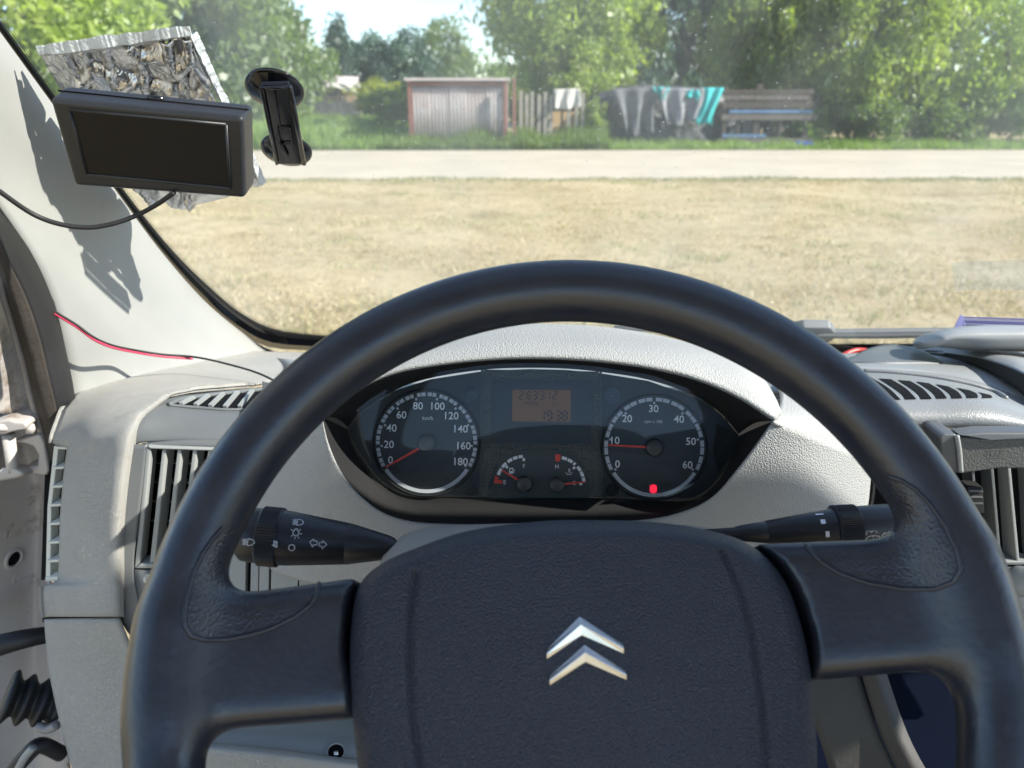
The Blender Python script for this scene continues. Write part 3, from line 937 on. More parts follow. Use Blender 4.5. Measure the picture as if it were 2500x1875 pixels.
# ------------------------------------------------------------------ tarpaulin heap and rail stand
M['tarp'] = pmat('dark grey tarpaulin', (0.050, 0.054, 0.060), 0.55, mottle=(2, 0.5), wear=(2.5, .58, (.13, .10, .085)), grain=('noise', 4, .15, .8))
M['cloth_g'] = pmat('mid grey cloth', (0.22, 0.225, 0.24), 0.85, mottle=(3, 0.4))
M['cloth_d'] = pmat('dark grey cloth', (0.12, 0.125, 0.135), 0.8, mottle=(3, 0.5))
M['teal'] = pmat('turquoise cloth', (0.03, 0.42, 0.42), 0.8, mottle=(4, 0.2))
M['blue_rail'] = pmat('faded blue paint', (0.12, 0.22, 0.38), 0.6, mottle=(4, 0.3))
hy = 31.2
V, Fc = [], []
nu, nv = 40, 22
hp = at(1600, 300, hy)
g = random.Random(5)
W_ = at(1790, 300, hy).x - at(1465, 300, hy).x
for j in range(nv):
    v = j / (nv - 1)
    for i in range(nu):
        a_ = 2 * math.pi * i / nu
        rr = (1 - v ** 10) ** .5 if v < 1 else 0.02
        rr = max(rr, .02) * (1 + .09 * math.sin(3 * a_ + 1 + 2 * v) + .08 * math.sin(7 * a_ + v * 5) + .05 * math.sin(13 * a_ + 9 * v) + .03 * math.sin(23 * a_ - 7 * v))
        V.append((hp.x + .0 + math.cos(a_) * rr * W_ / 2, hy + math.sin(a_) * rr * .8, v * 2.12 * (1 + .03 * math.sin(4 * a_) + .02 * math.sin(11 * a_))))
for j in range(nv - 1):
    for i in range(nu):
        Fc.append((j * nu + i, j * nu + (i + 1) % nu, (j + 1) * nu + (i + 1) % nu, (j + 1) * nu + i))
Fc.append(tuple((nv - 1) * nu + k for k in range(nu)))
heap = mk('tarpaulin_heap', V, Fc, M['tarp'])
tag(heap, 'heap under a dark grey tarpaulin right of the picket fence', 'heap')
for nm, lab, pts, mt, sd in (
        ('grey_cloth', 'dark grey cloth draped in folds on the left of the tarpaulin heap', [(1498, 217), (1604, 214), (1592, 322), (1530, 334)], 'cloth_d', 1),
        ('grey_cloth', 'mid grey cloth draped on the right of the tarpaulin heap', [(1612, 215), (1718, 215), (1704, 292), (1628, 312)], 'cloth_g', 4),
        ('teal_cloth', 'small turquoise cloth between the two grey cloths on the heap', [(1596, 212), (1632, 213), (1624, 248), (1610, 244)], 'teal', 7),
        ('teal_cloth', 'turquoise cloth strip on the right shoulder of the heap', [(1670, 220), (1712, 220), (1708, 240), (1676, 242)], 'teal', 9),
        ('teal_net', 'long turquoise netting hanging on the left end of the rail stand', [(1716, 214), (1764, 214), (1738, 306), (1690, 300)], 'teal', 12)):
    o = drape(nm, [at(x, y, 30.22 - .03 * (sd % 5)) for x, y in pts], M[mt], amp=.11, seed=sd, nu=36)
    tag(o, lab, 'net' if 'net' in nm else 'cloth', None)
sy = 30.6
st = thing('rail_stand', 'dark timber stand with faded blue rails right of the heap', 'stand', (at(1860, 300, sy).x, sy, 0))
X = lambda px: at(px, 300, sy).x
Z = lambda py: at(1860, py, sy).z
for px, hw, tp in ((1768, .07, 214), (1803, .035, 222), (1846, .11, 205), (1905, .04, 226), (1968, .09, 216)):
    wbox('post', X(px) - hw, X(px) + hw, sy - .06, sy + .06, -.05, Z(tp), M['dark_wood'], st)
for py, hgt, mt, xa, xb in ((224, .08, 'dark_wood', 1758, 1975), (238, .085, 'brown_wood', 1762, 1965), (256, .12, 'dark_wood', 1758, 1982), (272, .05, 'blue_rail', 1776, 1978), (286, .10, 'brown_wood', 1758, 1990),
                            (331, .045, 'blue_rail', 1764, 1872), (344, .11, 'brown_wood', 1758, 1985), (360, .10, 'dark_wood', 1750, 1960)):
    wbox('rail', X(xa), X(xb), sy - .11, sy - .063, Z(py) - hgt, Z(py) + hgt, M[mt], st)
o = wbox('blue_tub', X(1935), X(1975), 29.9, 30.3, 0, .22, pmat('blue tub plastic', (0.02, 0.06, 0.3), .5), None, .03)
tag(o, 'small blue tub at the foot of the rail stand', 'tub')

# ------------------------------------------------------------------ old board fence closing the yard behind
yf = thing('yard_fence', 'long weathered board fence behind the heap and the rail stand', 'fence', (at(1630, 300, 33).x, 33, 0))
gq = random.Random(31)
xq = at(1262, 300, 33).x
while xq < at(2010, 300, 33).x:
    wq = gq.uniform(.13, .24)
    wbox('board', xq, xq + wq, 33 + gq.uniform(0, .02), 33.04 + gq.uniform(0, .02), -.05, gq.uniform(1.55, 2.0), M[gq.choice(['dark_wood', 'brown_wood', 'brown_wood', 'grey_wood'])], yf)
    xq += wq + gq.choice([.01, .015, .05])

# ------------------------------------------------------------------ low house behind the meadow
M['wall_tan'] = pmat('tan rendered wall', (0.42, 0.30, 0.2), 0.9, mottle=(1.5, 0.2))
M['fence_dark'] = pmat('dark slate boards', (0.10, 0.105, 0.115), 0.85, mottle=(2, 0.3))
M['pane'] = pmat('grey window pane', (0.12, 0.14, 0.16), 0.2)
hy2 = 58
lh = thing('low_house', 'low tan house with pale roof across the meadow', 'house', (at(640, 300, hy2).x, hy2, 0))
X = lambda px, Y=hy2: at(px, 300, Y).x
Z = lambda py, Y=hy2: at(700, py, Y).z
wbox('wall', X(480), X(872), hy2, hy2 + 4, -.1, Z(214), M['wall_tan'], lh)
prism('roof', [(X(470), hy2 - .4, Z(215)), (X(880), hy2 - .4, Z(213)), (X(870), hy2 + 2, Z(190)), (X(480), hy2 + 2, Z(176))], (0, .02, .12), M['roof_pale'], lh)
for a_, b_ in ((760, 790), (800, 836)):
    f_ = wbox('window', X(a_), X(b_), hy2 - .06, hy2 - .002, Z(238), Z(218), M['roof_pale'], lh)
    wbox('pane', X(a_ + 4), X(b_ - 4), hy2 - .08, hy2 - .063, Z(235), Z(221), M['pane'], f_)
o = drape('white_tarpaulin', [at(800, 203, 57.2), at(876, 204, 57.2), at(892, 238, 56.9), at(868, 232, 56.9)], M['cloth_w'], amp=.12, seed=21)
tag(o, 'white tarpaulin hanging off the end of the low house roof', 'tarpaulin')
fn = thing('board_fence', 'dark board fence in front of the low house', 'fence', (at(820, 300, 52).x, 52, 0))
for i in range(34):
    xx_ = at(560, 300, 52).x + i * .42
    wbox('board', xx_, xx_ + .40, 52 + .01 * (i % 3), 52.03 + .01 * (i % 3), -.05, 1.35 + .06 * ((i * 7) % 5), M['fence_dark'], fn)

# ================================================================== VAN CAB
# windscreen plane
WS0 = Vector((0, 1.05, EYE - .33))
WSN = Vector((0, .89, 1)).normalized()          # outward
WSU = Vector((0, -1, .89)).normalized()         # up along the glass


def ws(px, py, off=0.0):
    """point on the windscreen (off > 0: that much inside the cab)"""
    return on_plane(px, py, WS0 - WSN * off, WSN)


van = thing('van_cab', 'front of a white van cab around the windscreen, driver door open', 'van', (0, .9, 0))
HEAD_Y = .245                                    # front edge of the roof
def wsy(x, Y, off=0.0):
    return Vector((x, Y, EYE - .33 + (1.05 - Y) * .89)) - WSN * off
g0, g1 = wsy(-.60, 1.16), wsy(1.42, 1.16)
g2, g3 = wsy(1.42, HEAD_Y), wsy(-.60, HEAD_Y)
prism('windscreen', [g0, g1, g2, g3], WSN * .005, M['glass'], van)
windscreen = bpy.data.objects['windscreen']

# ---- pillar trim between windscreen edge and door seal
E_ = [(-150, -130), (0, 78), (140, 270), (280, 462), (400, 622), (500, 735), (580, 803), (640, 845), (700, 870)]
edge = [ws(x, y, .012) for x, y in E_]
D_ = [(-170, 250, .53), (-60, 420, .575), (36, 555, .61), (95, 650, .635), (130, 735, .655), (152, 820, .67), (170, 910, .685), (183, 965, .69), (195, 1020, .69)]
door = [at(x, y, Y) for x, y, Y in D_]
# carried on up to the roof edge
def carry(pts, Yt):
    d = (pts[0] - pts[1]); t = (pts[0].y - Yt) / max(-d.y, 1e-4)
    return pts[0] + d * t
e_up = carry(edge, HEAD_Y + .02)
d_up = Vector((-.43, HEAD_Y - .14, e_up.z - .03))
edge = [e_up, edge[0].lerp(e_up, .5)] + edge
door = [d_up, door[0].lerp(d_up, .5) + Vector((-.012, 0, .01))] + door
mid = []
for a, b, k in zip(edge, door, range(11)):
    m = a.lerp(b, .45)
    mid.append(m + (m - CAM).normalized() * -.002)
loft('pillar_trim', [edge, [e.lerp(m, .12) + WSN * -.006 for e, m in zip(edge, mid)], mid, door], M['trim'], van, nu=80, nv=24, thick=.003)

# ---- black ceramic band on the glass, thin up the pillar and wide in the corner
outl = [(-150, -130), (0, 78), (140, 270), (280, 462), (400, 622), (500, 735), (580, 805), (650, 846), (760, 856), (1000, 866), (1400, 872), (2000, 872), (2600, 868)]
inl = [(-142, -138), (9, 70), (150, 262), (290, 452), (418, 612), (520, 712), (590, 768), (668, 806), (770, 820), (1000, 833), (1400, 840), (2000, 842), (2600, 840)]
V = []
P1 = cr_points([ws(x, y, .003) for x, y in outl], 90); P2 = cr_points([ws(x, y, .003) for x, y in inl], 90)
loft('black_band', [P1, P2], M['gloss_black'], windscreen, nu=90, nv=4, thick=.0015, linear_u=True, linear_v=True)
# dotted edge of the band
V, Fc = [], []
for i in range(3, 88):
    a = P2[i]; b = P2[i + 1]
    inward = (P2[i] - P1[i]).normalized()
    for s_ in range(10):
        for row in range(3):
            c = a.lerp(b, (s_ + .5 * (row % 2)) / 10) + inward * (.0025 + .003 * row)
            r_ = .0011 - .00025 * row
            t = (b - a).normalized() * r_; u_ = inward * r_
            k0 = len(V)
            V += [c - t, c - u_, c + t, c + u_]; Fc.append((k0, k0 + 1, k0 + 2, k0 + 3))
o = mk('dotted_edge', V, Fc, M['gloss_black'], windscreen, smooth=False); o['kind'] = 'stuff'

M['layer'] = glass_mat('pale translucent patch', 0.2, 0.09, False)
prism('pale_patch', [ws(x, y, .002) for x, y in ((2322, 640), (2610, 628), (2610, 706), (2330, 708))], -WSN * .0006, M['layer'], windscreen)  # pale translucent rectangle on the glass

# ---- door seal: one rubber, its shaded half coloured black; the painted flange behind it
seal_r = [(-120, 330, .56), (-60, 425, .575), (0, 507, .60), (36, 557, .61), (83, 626, .63), (119, 698, .65), (141, 767, .66), (160, 850, .67), (183, 968, .675), (190, 1100, .675), (185, 1500, .66)]
seal_l = [(-120, 480, .57), (-60, 580, .58), (0, 664, .60), (14, 720, .61), (30, 772, .62), (50, 842, .63), (64, 892, .64), (80, 962, .645), (104, 1050, .655), (125, 1150, .66), (150, 1500, .66)]
sr = [at(*p) for p in seal_r]; sl = [at(*p) for p in seal_l]
s_up = d_up + Vector((0, .01, 0)); l_up = d_up + Vector((-.03, -.03, 0))
sr = [s_up, sr[0].lerp(s_up, .5) + Vector((-.012, 0, .01))] + sr
sl = [l_up, sl[0].lerp(l_up, .5) + Vector((-.012, 0, .01))] + sl
mid1 = [a.lerp(b, .52) + (CAM - a).normalized() * .020 for a, b in zip(sr, sl)]
q1 = [a.lerp(b, .2) + (CAM - a).normalized() * .012 for a, b in zip(sr, sl)]
q3 = [a.lerp(b, .80) + (CAM - a).normalized() * .014 for a, b in zip(sr, sl)]
loft('door_seal_shaded', [sr, q1, mid1], M['rubber'], van, nu=60, nv=10, thick=.002)  # shade on the right half is put into the black colour
loft('door_seal_brown', [mid1, q3, sl], M['rubber_brown'], van, nu=60, nv=10, thick=.002)
lip = sl[:2] + [at(p[0] - 5, p[1], p[2] + .006) for p in seal_l]
tube('seal_lip', lip, .0032, M['paint_lip'], van, n=8, res=70)

# ---- door jamb: pressed white steel with hinge, holes and plugs
jr = [(60, 800, .69), (90, 940, .69), (112, 1050, .69), (125, 1200, .68), (120, 1350, .675), (118, 1500, .67), (125, 1650, .66), (170, 1900, .65)]
jm = [(-30, 800, .70), (20, 940, .70), (45, 1050, .715), (90, 1200, .715), (88, 1350, .71), (84, 1500, .70), (80, 1650, .69), (80, 1900, .68)]
jl = [(-160, 800, .62), (-120, 940, .62), (-110, 1050, .62), (-80, 1200, .64), (-80, 1350, .64), (-80, 1500, .64), (-80, 1650, .63), (-80, 1900, .62)]
jamb = loft('door_jamb', [[at(*p) for p in jr], [at(p[0] - 12, p[1], p[2] + .02) for p in jr], [at(*p) for p in jm], [at(*p) for p in jl]], M['paint'], van, nu=50, nv=26, thick=.003)
# folded strip behind the seal, grimy
loft('jamb_upper', [[at(-80, 760, .56), at(-30, 850, .60), at(-10, 1010, .63)], [at(0, 660, .635), at(20, 800, .64), at(30, 1010, .65)], [at(20, 740, .66), at(52, 870, .665), at(95, 1020, .67)]], M['paint'], van, nu=30, nv=16)
jb = bvh_of(jamb)


def ring_on(bvh, px, py, r0, r1, name, mat, parent, h=.001, n=24):
    q = cast(bvh, px, py, 0)
    if not q:
        return None
    p, nr = q
    t = nr.cross(Vector((0, 0, 1))).normalized(); b = nr.cross(t)
    V, Fc = [], []
    for r, z in ((r1, 0), (r1 * .95, h), (r0 * 1.1 + 1e-5, h), (r0 + 1e-5, 0)):
        for k in range(n):
            g_ = 2 * math.pi * k / n
            V.append(p + (t * math.cos(g_) + b * math.sin(g_)) * r + nr * z)
    for i in range(3):
        for k in range(n):
            Fc.append((i * n + k, i * n + (k + 1) % n, (i + 1) * n + (k + 1) % n, (i + 1) * n + k))
    return mk(name, V, Fc, mat, parent)


def disc_on(bvh, px, py, r, name, mat, parent, lift=.0006, n=24, dome=0.0):
    q = cast(bvh, px, py, lift)
    if not q:
        return None
    p, nr = q
    t = nr.cross(Vector((0, 0, 1))).normalized(); b = nr.cross(t)
    V = [p + nr * dome] + [p + (t * math.cos(2 * math.pi * k / n) + b * math.sin(2 * math.pi * k / n)) * r for k in range(n)]
    V += [v - nr * (lift + .002) for v in V[1:]]
    Fc = [(0, 1 + k, 1 + (k + 1) % n) for k in range(n)] + [(1 + (k + 1) % n, 1 + k, n + 1 + k, n + 1 + (k + 1) % n) for k in range(n)]
    return mk(name, V, Fc, mat, parent, smooth=bool(dome))


disc_on(jb, 33, 1364, .0075, 'bolt_hole', M['black'], jamb)
ring_on(jb, 33, 1364, .0076, .012, 'hole_rim', M['paint'], jamb, .002)
for px, py in ((19, 1305), (38, 1414), (68, 1489)):
    ring_on(jb, px, py, .003, .0042, 'spot_weld', M['paint'], jamb, .0006)
# hinge: two leaves on a pin
hinge = prism('door_hinge', [at(x, y, .655) for x, y in ((28, 1078), (96, 1060), (106, 1080), (118, 1150), (112, 1162), (42, 1150), (60, 1140), (90, 1138), (92, 1110), (80, 1090), (60, 1084))], (.004, .03, 0), M['paint'], van, .002)
prism('hinge_leaf', [at(x, y, .635) for x, y in ((-20, 1030), (20, 1025), (36, 1030), (58, 1032), (66, 1040), (62, 1050), (34, 1054), (10, 1062), (-20, 1064))], (0, .03, .002), M['paint'], hinge, .003)
revolve('hinge_pin', at(20, 1060, .645), at(32, 1150, .645), [(0, .0055), (.03, .0052), ((at(20, 1060, .645) - at(32, 1150, .645)).length, .0052)], M['paint'], hinge, 20)
revolve('hinge_knuckle', at(10, 1022, .645), at(11, 1040, .645), [(0, .001), (0.0005, .012), (.004, .0135), (.0065, .0135)], M['paint'], hinge, 28)
revolve('hinge_stud', at(72, 1033, .65), at(76, 1056, .65), [(0, .001), (.0004, .0042), (.009, .0045)], M['paint'], hinge, 20)
prism('hinge_foot', [at(x, y, .64) for x, y in ((4, 1142), (30, 1140), (48, 1150), (60, 1160), (40, 1168), (-30, 1180), (-30, 1165))], (0, .02, -.006), M['paint'], hinge, .003)
# check strap, cable boot and connector lower down
tube('check_strap', [at(-40, 1590, .60), at(0, 1575, .60), at(60, 1560, .605), at(125, 1548, .62)], lambda t: .011 - .003 * t, M['rubber'], van, 10)
ax0, ax1 = at(12, 1700, .585), at(150, 1722, .60)
al = (ax1 - ax0).length
prof = []
for i in range(61):
    t = i / 60
    r_ = .021 - .003 * t + .0042 * math.sin(t * 22) * (1 - .3 * t)
    prof.append((t * al, r_))
revolve('cable_boot', ax0, ax1, [(0, .012)] + prof, M['rubber'], van, 32)
tube('boot_drain', [at(92, 1772, .575), at(115, 1780, .573), at(138, 1770, .572)], .0045, M['paint_lip'], van, 10)
tube('door_cable', [at(20, 1900, .57), at(60, 1850, .57), at(95, 1820, .575), at(150, 1840, .59)], .0075, M['rubber'], van, 10)
tube('door_strap', [at(38, 1890, .56), at(60, 1850, .56), at(82, 1824, .56)], .0035, M['slat'], van, 8)

# ---- roof, far side, back wall and floor of the cab (behind and above the driver)
hz = wsy(0, HEAD_Y).z
wbox('roof_lining', -.62, 1.45, -.55, HEAD_Y, hz, hz + .05, M['lining'], van)
wbox('cab_floor', -.62, 1.45, -1.0, 1.0, .62, .65, M['floor'], van)
wbox('passenger_door', 1.40, 1.45, -1.0, 1.05, .66, EYE - .42, M['lining'], van)
wbox('door_pillar', 1.39, 1.45, -1.0, -.35, EYE - .419, hz, M['lining'], van)
prism('far_pillar', [wsy(1.36, 1.12, .02), wsy(1.36, HEAD_Y - .02, .02), wsy(1.36, HEAD_Y - .16, .02), Vector((1.36, .92, EYE - .42))], (.07, 0, 0), M['trim'], van)
wbox('firewall', -.5, 1.4, 1.06, 1.1, .65, EYE - .42, M['floor'], van)

# ---- wiper outside the glass
M['wiper'] = pmat('grey black wiper', (0.10, 0.105, 0.11), 0.5)
wp = thing('windscreen_wiper', 'grey black wiper lying along the foot of the windscreen', 'wiper', ws(2200, 805, -.02))
tube('arm', [ws(2010, 812, -.022), ws(2200, 810, -.022), ws(2420, 807, -.022), ws(2700, 800, -.022)], .0055, M['wiper'], wp, 8)
tube('blade', [ws(1500, 800, -.012), ws(1800, 812, -.012), ws(2050, 820, -.012), ws(2400, 816, -.012)], .004, M['rubber'], wp, 6)
prism('joint', [ws(x, y, -.03) for x, y in ((1930, 786), (1960, 779), (2024, 780), (2034, 790), (2040, 802), (2020, 816), (1990, 824), (1940, 815))], WSN * -.014, M['wiper'], wp, .002)

# ================================================================== DASHBOARD
dash = thing('dashboard', 'light grey moulded van dashboard spanning under the windscreen', 'dashboard', (.3, .75, EYE - .6))
A = lambda pts: [at(*p) for p in pts]

# ---- left end: light outer shell running up the face and back over the top
Lf = A([(108, 1506, .575), (104, 1470, .577), (104, 1432, .580), (141, 1416, .582), (143, 1360, .585), (146, 1260, .592), (154, 1160, .60), (163, 1094, .612), (127, 1082, .618), (131, 1060, .622), (152, 1002, .645), (181, 962, .69), (225, 934, .745), (290, 906, .81), (400, 877, .90), (545, 855, 1.01)])
Rf = A([(286, 1506, .530), (286.5, 1470, .532), (287, 1432, .535), (287.3, 1416, .536), (288, 1360, .539), (292, 1260, .545), (302, 1160, .551), (312, 1094, .556), (314, 1082, .558), (318, 1060, .561), (340, 1012, .576), (407, 963, .612), (470, 951, .645), (600, 940, .70), (720, 915, .82), (800, 862, 1.02)])
mid_ = []
for i, (a, b) in enumerate(zip(Lf, Rf)):
    m = a.lerp(b, .5)
    mid_.append(m + (CAM - m).normalized() * .012)
q_ = [b.lerp(m, .18) + (CAM - b).normalized() * .004 for b, m in zip(Rf, mid_)]
rim_in = [b + (b - CAM).normalized() * .010 + Vector((.006, 0, 0)) for b in Rf]
side_shell = loft('side_shell', [Lf, mid_, q_, Rf, rim_in], M['shell'], dash, nu=150, nv=26, linear_u=True)
# soft inner edge wall on the left so the shell has body
for seg in (Lf[:3], Lf[8:13]):
    loft('shell_return', [seg, [p + (p - CAM).normalized() * .05 + Vector((.006, 0, 0)) for p in seg]], M['shell'], dash, nu=24, nv=5, linear_u=True)

# ---- lower left panel below the seam
L2 = A([(107, 1513, .572), (112, 1570, .568), (119, 1637, .563), (131, 1700, .558), (147, 1768, .552), (176, 1878, .542), (200, 1950, .535), (260, 2200, .50), (300, 2500, .47)])
R2 = A([(286, 1512, .530), (313, 1577, .528), (345, 1640, .526), (380, 1700, .522), (420, 1770, .516), (470, 1880, .508), (500, 1950, .50), (560, 2200, .47), (600, 2500, .44)])
m2 = [a.lerp(b, .5) + (CAM - a).normalized() * .012 for a, b in zip(L2, R2)]
loft('lower_panel', [L2, m2, R2], M['shell'], dash, nu=50, nv=22)
loft('seam_shadow_gap', [A([(104, 1509, .60), (288, 1509, .556)]), A([(104, 1520, .60), (300, 1522, .556)])], M['black'], dash, nu=4, nv=3)

# ---- side demist vent: black duct, frame bars and seven slats
vent = prism('side_vent', A([(160, 1092, .640), (112, 1092, .668), (100, 1416, .640), (140, 1418, .612)]), (0, .02, 0), M['black'], dash)
prism('vent_frame', A([(131, 1090, .628), (142, 1092, .624), (124, 1240, .613), (122, 1410, .596), (111, 1410, .600), (115, 1240, .618)]), (.002, .010, 0), M['slat_white'], vent, .0008)
prism('vent_frame', A([(131, 1089, .627), (164, 1092, .612), (162, 1098, .612), (134, 1097, .626)]), (0, .010, 0), M['slat_white'], vent, .0006)
prism('vent_frame', A([(110, 1410, .598), (142, 1408, .584), (142, 1418, .583), (110, 1421, .597)]), (0, .010, 0), M['slat_white'], vent, .0006)
for i in range(7):
    y0 = 1139 + i * 45.5
    t = (y0 - 1092) / 325
    xl, xr = 141 - 20 * t - 2, 158 - 16 * t
    prism('slat', A([(xl - 9, y0 + 2, .625 - .03 * t), (xr, y0, .615 - .03 * t), (xr, y0 + 6, .615 - .03 * t), (xl - 9, y0 + 8, .625 - .03 * t)]), (.001, .012, 0), M['slat_white'], vent, .0005)

# ---- vent housing (darker grey) with sloping demist slots above and an upright vent below
top_edge = A([(327, 1056, .574), (352, 1002, .590), (410, 968, .622), (480, 958, .655), (600, 948, .70), (700, 940, .74)])
crease = A([(330, 1086, .566), (350, 1080, .566), (410, 1074, .567), (480, 1072, .567), (600, 1075, .567), (700, 1078, .567)])
mc = [a.lerp(b, .6) + Vector((0, -.002, .006)) for a, b in zip(top_edge, crease)]
hs = loft('vent_housing', [top_edge, mc, crease], M['housing'], dash, nu=40, nv=14)
loft('housing_edge', [A([(318, 1086, .563), (304, 1160, .557), (294, 1300, .548), (290, 1400, .543), (290, 1500, .540), (315, 1548, .538), (340, 1570, .538)]),
                      A([(358, 1086, .562), (350, 1160, .557), (334, 1300, .549), (326, 1392, .545), (345, 1500, .538), (350, 1530, .536), (360, 1570, .535)])], M['housing'], dash, nu=40, nv=8)
loft('housing_sill', [A([(326, 1392, .545), (420, 1392, .545), (540, 1392, .545)]), A([(345, 1500, .538), (430, 1500, .538), (540, 1500, .538)]), A([(350, 1570, .545), (430, 1570, .545), (540, 1570, .545)])], M['housing'], dash, nu=12, nv=8)
loft('housing_brow', [A([(345, 1082, .5655), (450, 1073, .567), (640, 1076, .567)]), A([(352, 1090, .563), (450, 1088, .563), (640, 1096, .563)]), A([(352, 1094, .575), (450, 1092, .575), (640, 1100, .575)])], M['housing'], dash, nu=14, nv=8)
prism('button', A([(346, 1412, .534), (358, 1408, .534), (362, 1424, .534), (350, 1428, .534)]), (0, .006, 0), M['slat_white'], dash, .002)

fv = prism('face_vent', A([(352, 1088, .595), (640, 1100, .595), (600, 1396, .580), (322, 1396, .580)]), (0, .02, 0), M['black'], dash)
# frame
prism('frame_bar', A([(356, 1091, .561), (369, 1097, .561), (342, 1376, .546), (327, 1390, .546)]), (0, .014, 0), M['slat'], fv, .0012)
prism('frame_bar', A([(357, 1090, .560), (600, 1098, .560), (600, 1105, .560), (368, 1097, .560)]), (0, .014, 0), M['slat'], fv, .0012)
prism('frame_bar', A([(328, 1389, .545), (342, 1377, .545), (600, 1377, .545), (600, 1389, .545)]), (0, .014, 0), M['slat'], fv, .0012)
for i in range(6):
    xt = 400 + i * 37.5; xb = 372 + i * 36
    prism('vane', A([(xt - 5, 1098, .562), (xt + 6, 1098, .562), (xb + 6, 1380, .547), (xb - 8, 1380, .547)]), (.002, .014, 0), M['slat'], fv, .0009)
for i in range(5):
    yb = 1128 + 47 * i
    prism('crossbar', A([(345, yb, .586), (620, yb + 4, .586), (620, yb + 8, .586), (345, yb + 4, .586)]), (0, .006, 0), M['housing'], fv)

# demist slots on the slope, left
C5 = crop(0, 850, 3.687)
hb = bvh_of(hs)
def on_h(x, y, lift=.0):
    q = cast(hb, x, y, lift)
    return q[0] if q else at(x, y, .60)
lo = lambda t: (418 + 250 * t, 989 + 10 * min(t * 2, 1))
up = lambda t: (418 + 250 * t, 987 - 34 * (t ** .7))
slots = 7
dv = loft('demist_vent', [[on_h(*up(t / 8), .0006) for t in range(9)], [on_h(*lo(t / 8), .0006) for t in range(9)]], M['black'], dash, nu=30, nv=4, thick=0)
for i in range(slots + 1):
    t = i / slots
    if i:
        xb, yb = lo(t - .04); xt, yt = up(min(t + .085, 1))
        pts = [on_h(xb - 5, yb, .0009), on_h(xb + 4, yb, .0009), on_h(xt + 4, yt, .0009), on_h(xt - 5, yt, .0009)]
        prism('rib', pts, Vector((0, -.0016, .003)), M['slat'], dv)
tube('slot_border', [on_h(412, 990, .0008)] + [on_h(up(t)[0], up(t)[1] - 3, .0008) for t in (.1, .3, .5, .75, 1)], .0022, M['housing'], dv, 8, 40)
tube('slot_border', [on_h(412, 991, .0008)] + [on_h(lo(t)[0], lo(t)[1] + 3, .0008) for t in (.1, .3, .5, .75, 1)], .0014, M['housing'], dv, 8, 40)

# ---- cluster plane
CLN = -(ray(1322, 1010).normalized())
CL0 = at(1322, 1090, .55)
def cl(px, py, off=0.0):
    return on_plane(px, py, CL0 + CLN * off, CLN)
C3 = crop(780, 780, 1.843)
lens_top = [(850, 1046), (876, 1014), (916, 984), (975, 950), (1051, 926), (1187, 905), (1295, 901), (1380, 903), (1458, 910), (1583, 930), (1702, 972), (1760, 1012), (1803, 1062)]
lip_px = [(786, 1020), (845, 974), (916, 932), (980, 909), (1051, 896), (1160, 883), (1268, 877), (1380, 879), (1485, 887), (1600, 904), (1702, 930), (1800, 972), (1888, 1028)]
lip = [at(x, y, .500 - .012 * abs((x - 1340) / 550) ** 2) for x, y in lip_px]
lens_t = [cl(x, y - 3, -.003) for x, y in lens_top]
loft('hood_lining', [lip, [a.lerp(b, .5) + Vector((0, 0, .004)) for a, b in zip(lip, lens_t)], lens_t], M['dark'], dash, nu=70, nv=10)
crest_px = [(742, 1000), (796, 938), (850, 900), (920, 872), (1000, 846), (1120, 820), (1250, 808), (1380, 809), (1490, 816), (1620, 836), (1740, 868), (1840, 912), (1907, 1020)]
crest = [at(x, y, .600 - .045 * abs((x - 1340) / 560) ** 3) for x, y in crest_px]
m_a = [a.lerp(b, .3) + (CAM - a).normalized() * .016 + Vector((0, 0, .002)) for a, b in zip(lip, crest)]
m_b = [a.lerp(b, .72) + (CAM - a).normalized() * .010 + Vector((0, 0, .003)) for a, b in zip(lip, crest)]
back = [c + Vector((0, .05, -.012)) for c in crest]
back2 = [c + Vector((0, .16, -.07)) for c in crest]
lip_in = [p + Vector((0, .006, .002)) for p in lip]
hood = loft('cluster_hood', [lip, m_a, m_b, crest, back, back2], M['dash'], dash, nu=80, nv=40)

# ---- recess below the dials and surrounding fascia
lens_bot = [(850, 1046), (858, 1070), (880, 1110), (916, 1160), (955, 1192), (997, 1208), (1150, 1211), (1322, 1212), (1500, 1214), (1690, 1217), (1735, 1190), (1772, 1140), (1803, 1062)]
rec_px = [(786, 1020), (800, 1080), (830, 1150), (870, 1203), (930, 1250), (1000, 1273), (1130, 1281), (1322, 1282), (1500, 1276), (1640, 1258), (1735, 1218), (1806, 1140), (1888, 1028)]
rec = [at(x, y, .502 - .008 * math.sin(math.pi * i / 12)) for i, (x, y) in enumerate(rec_px)]
loft('recess_wall', [[a + (a - CAM).normalized() * .0035 for a in rec], [a.lerp(b, .5) + (a - CAM).normalized() * .008 for a, b in zip(rec, [cl(*p) for p in lens_bot])], [cl(x, y + 2, -.003) for x, y in lens_bot]], M['dark'], dash, nu=120, nv=12)
out_px = [(640, 985, .60), (575, 1110, .565), (560, 1230, .54), (590, 1330, .52), (680, 1400, .50), (850, 1440, .485), (1080, 1470, .475), (1322, 1480, .47), (1560, 1470, .475), (1760, 1440, .485), (1960, 1390, .50), (2100, 1290, .515), (2132, 1120, .535)]
outp = A(out_px)
mdl = []
for i, (a, b) in enumerate(zip(rec, outp)):
    m = a.lerp(b, .42); k = .022 if i in (10, 11, 12) else .014
    mdl.append(m + (CAM - m).normalized() * k * .5)
rec_e = [a.lerp(b, .05) + (CAM - a).normalized() * .0022 for a, b in zip(rec, outp)]
rec_in = [a + (a - CAM).normalized() * .008 for a in rec]
fascia = loft('cluster_fascia', [rec_in, rec, rec_e, mdl, outp], M['dash'], dash, nu=120, nv=40, thick=.001)
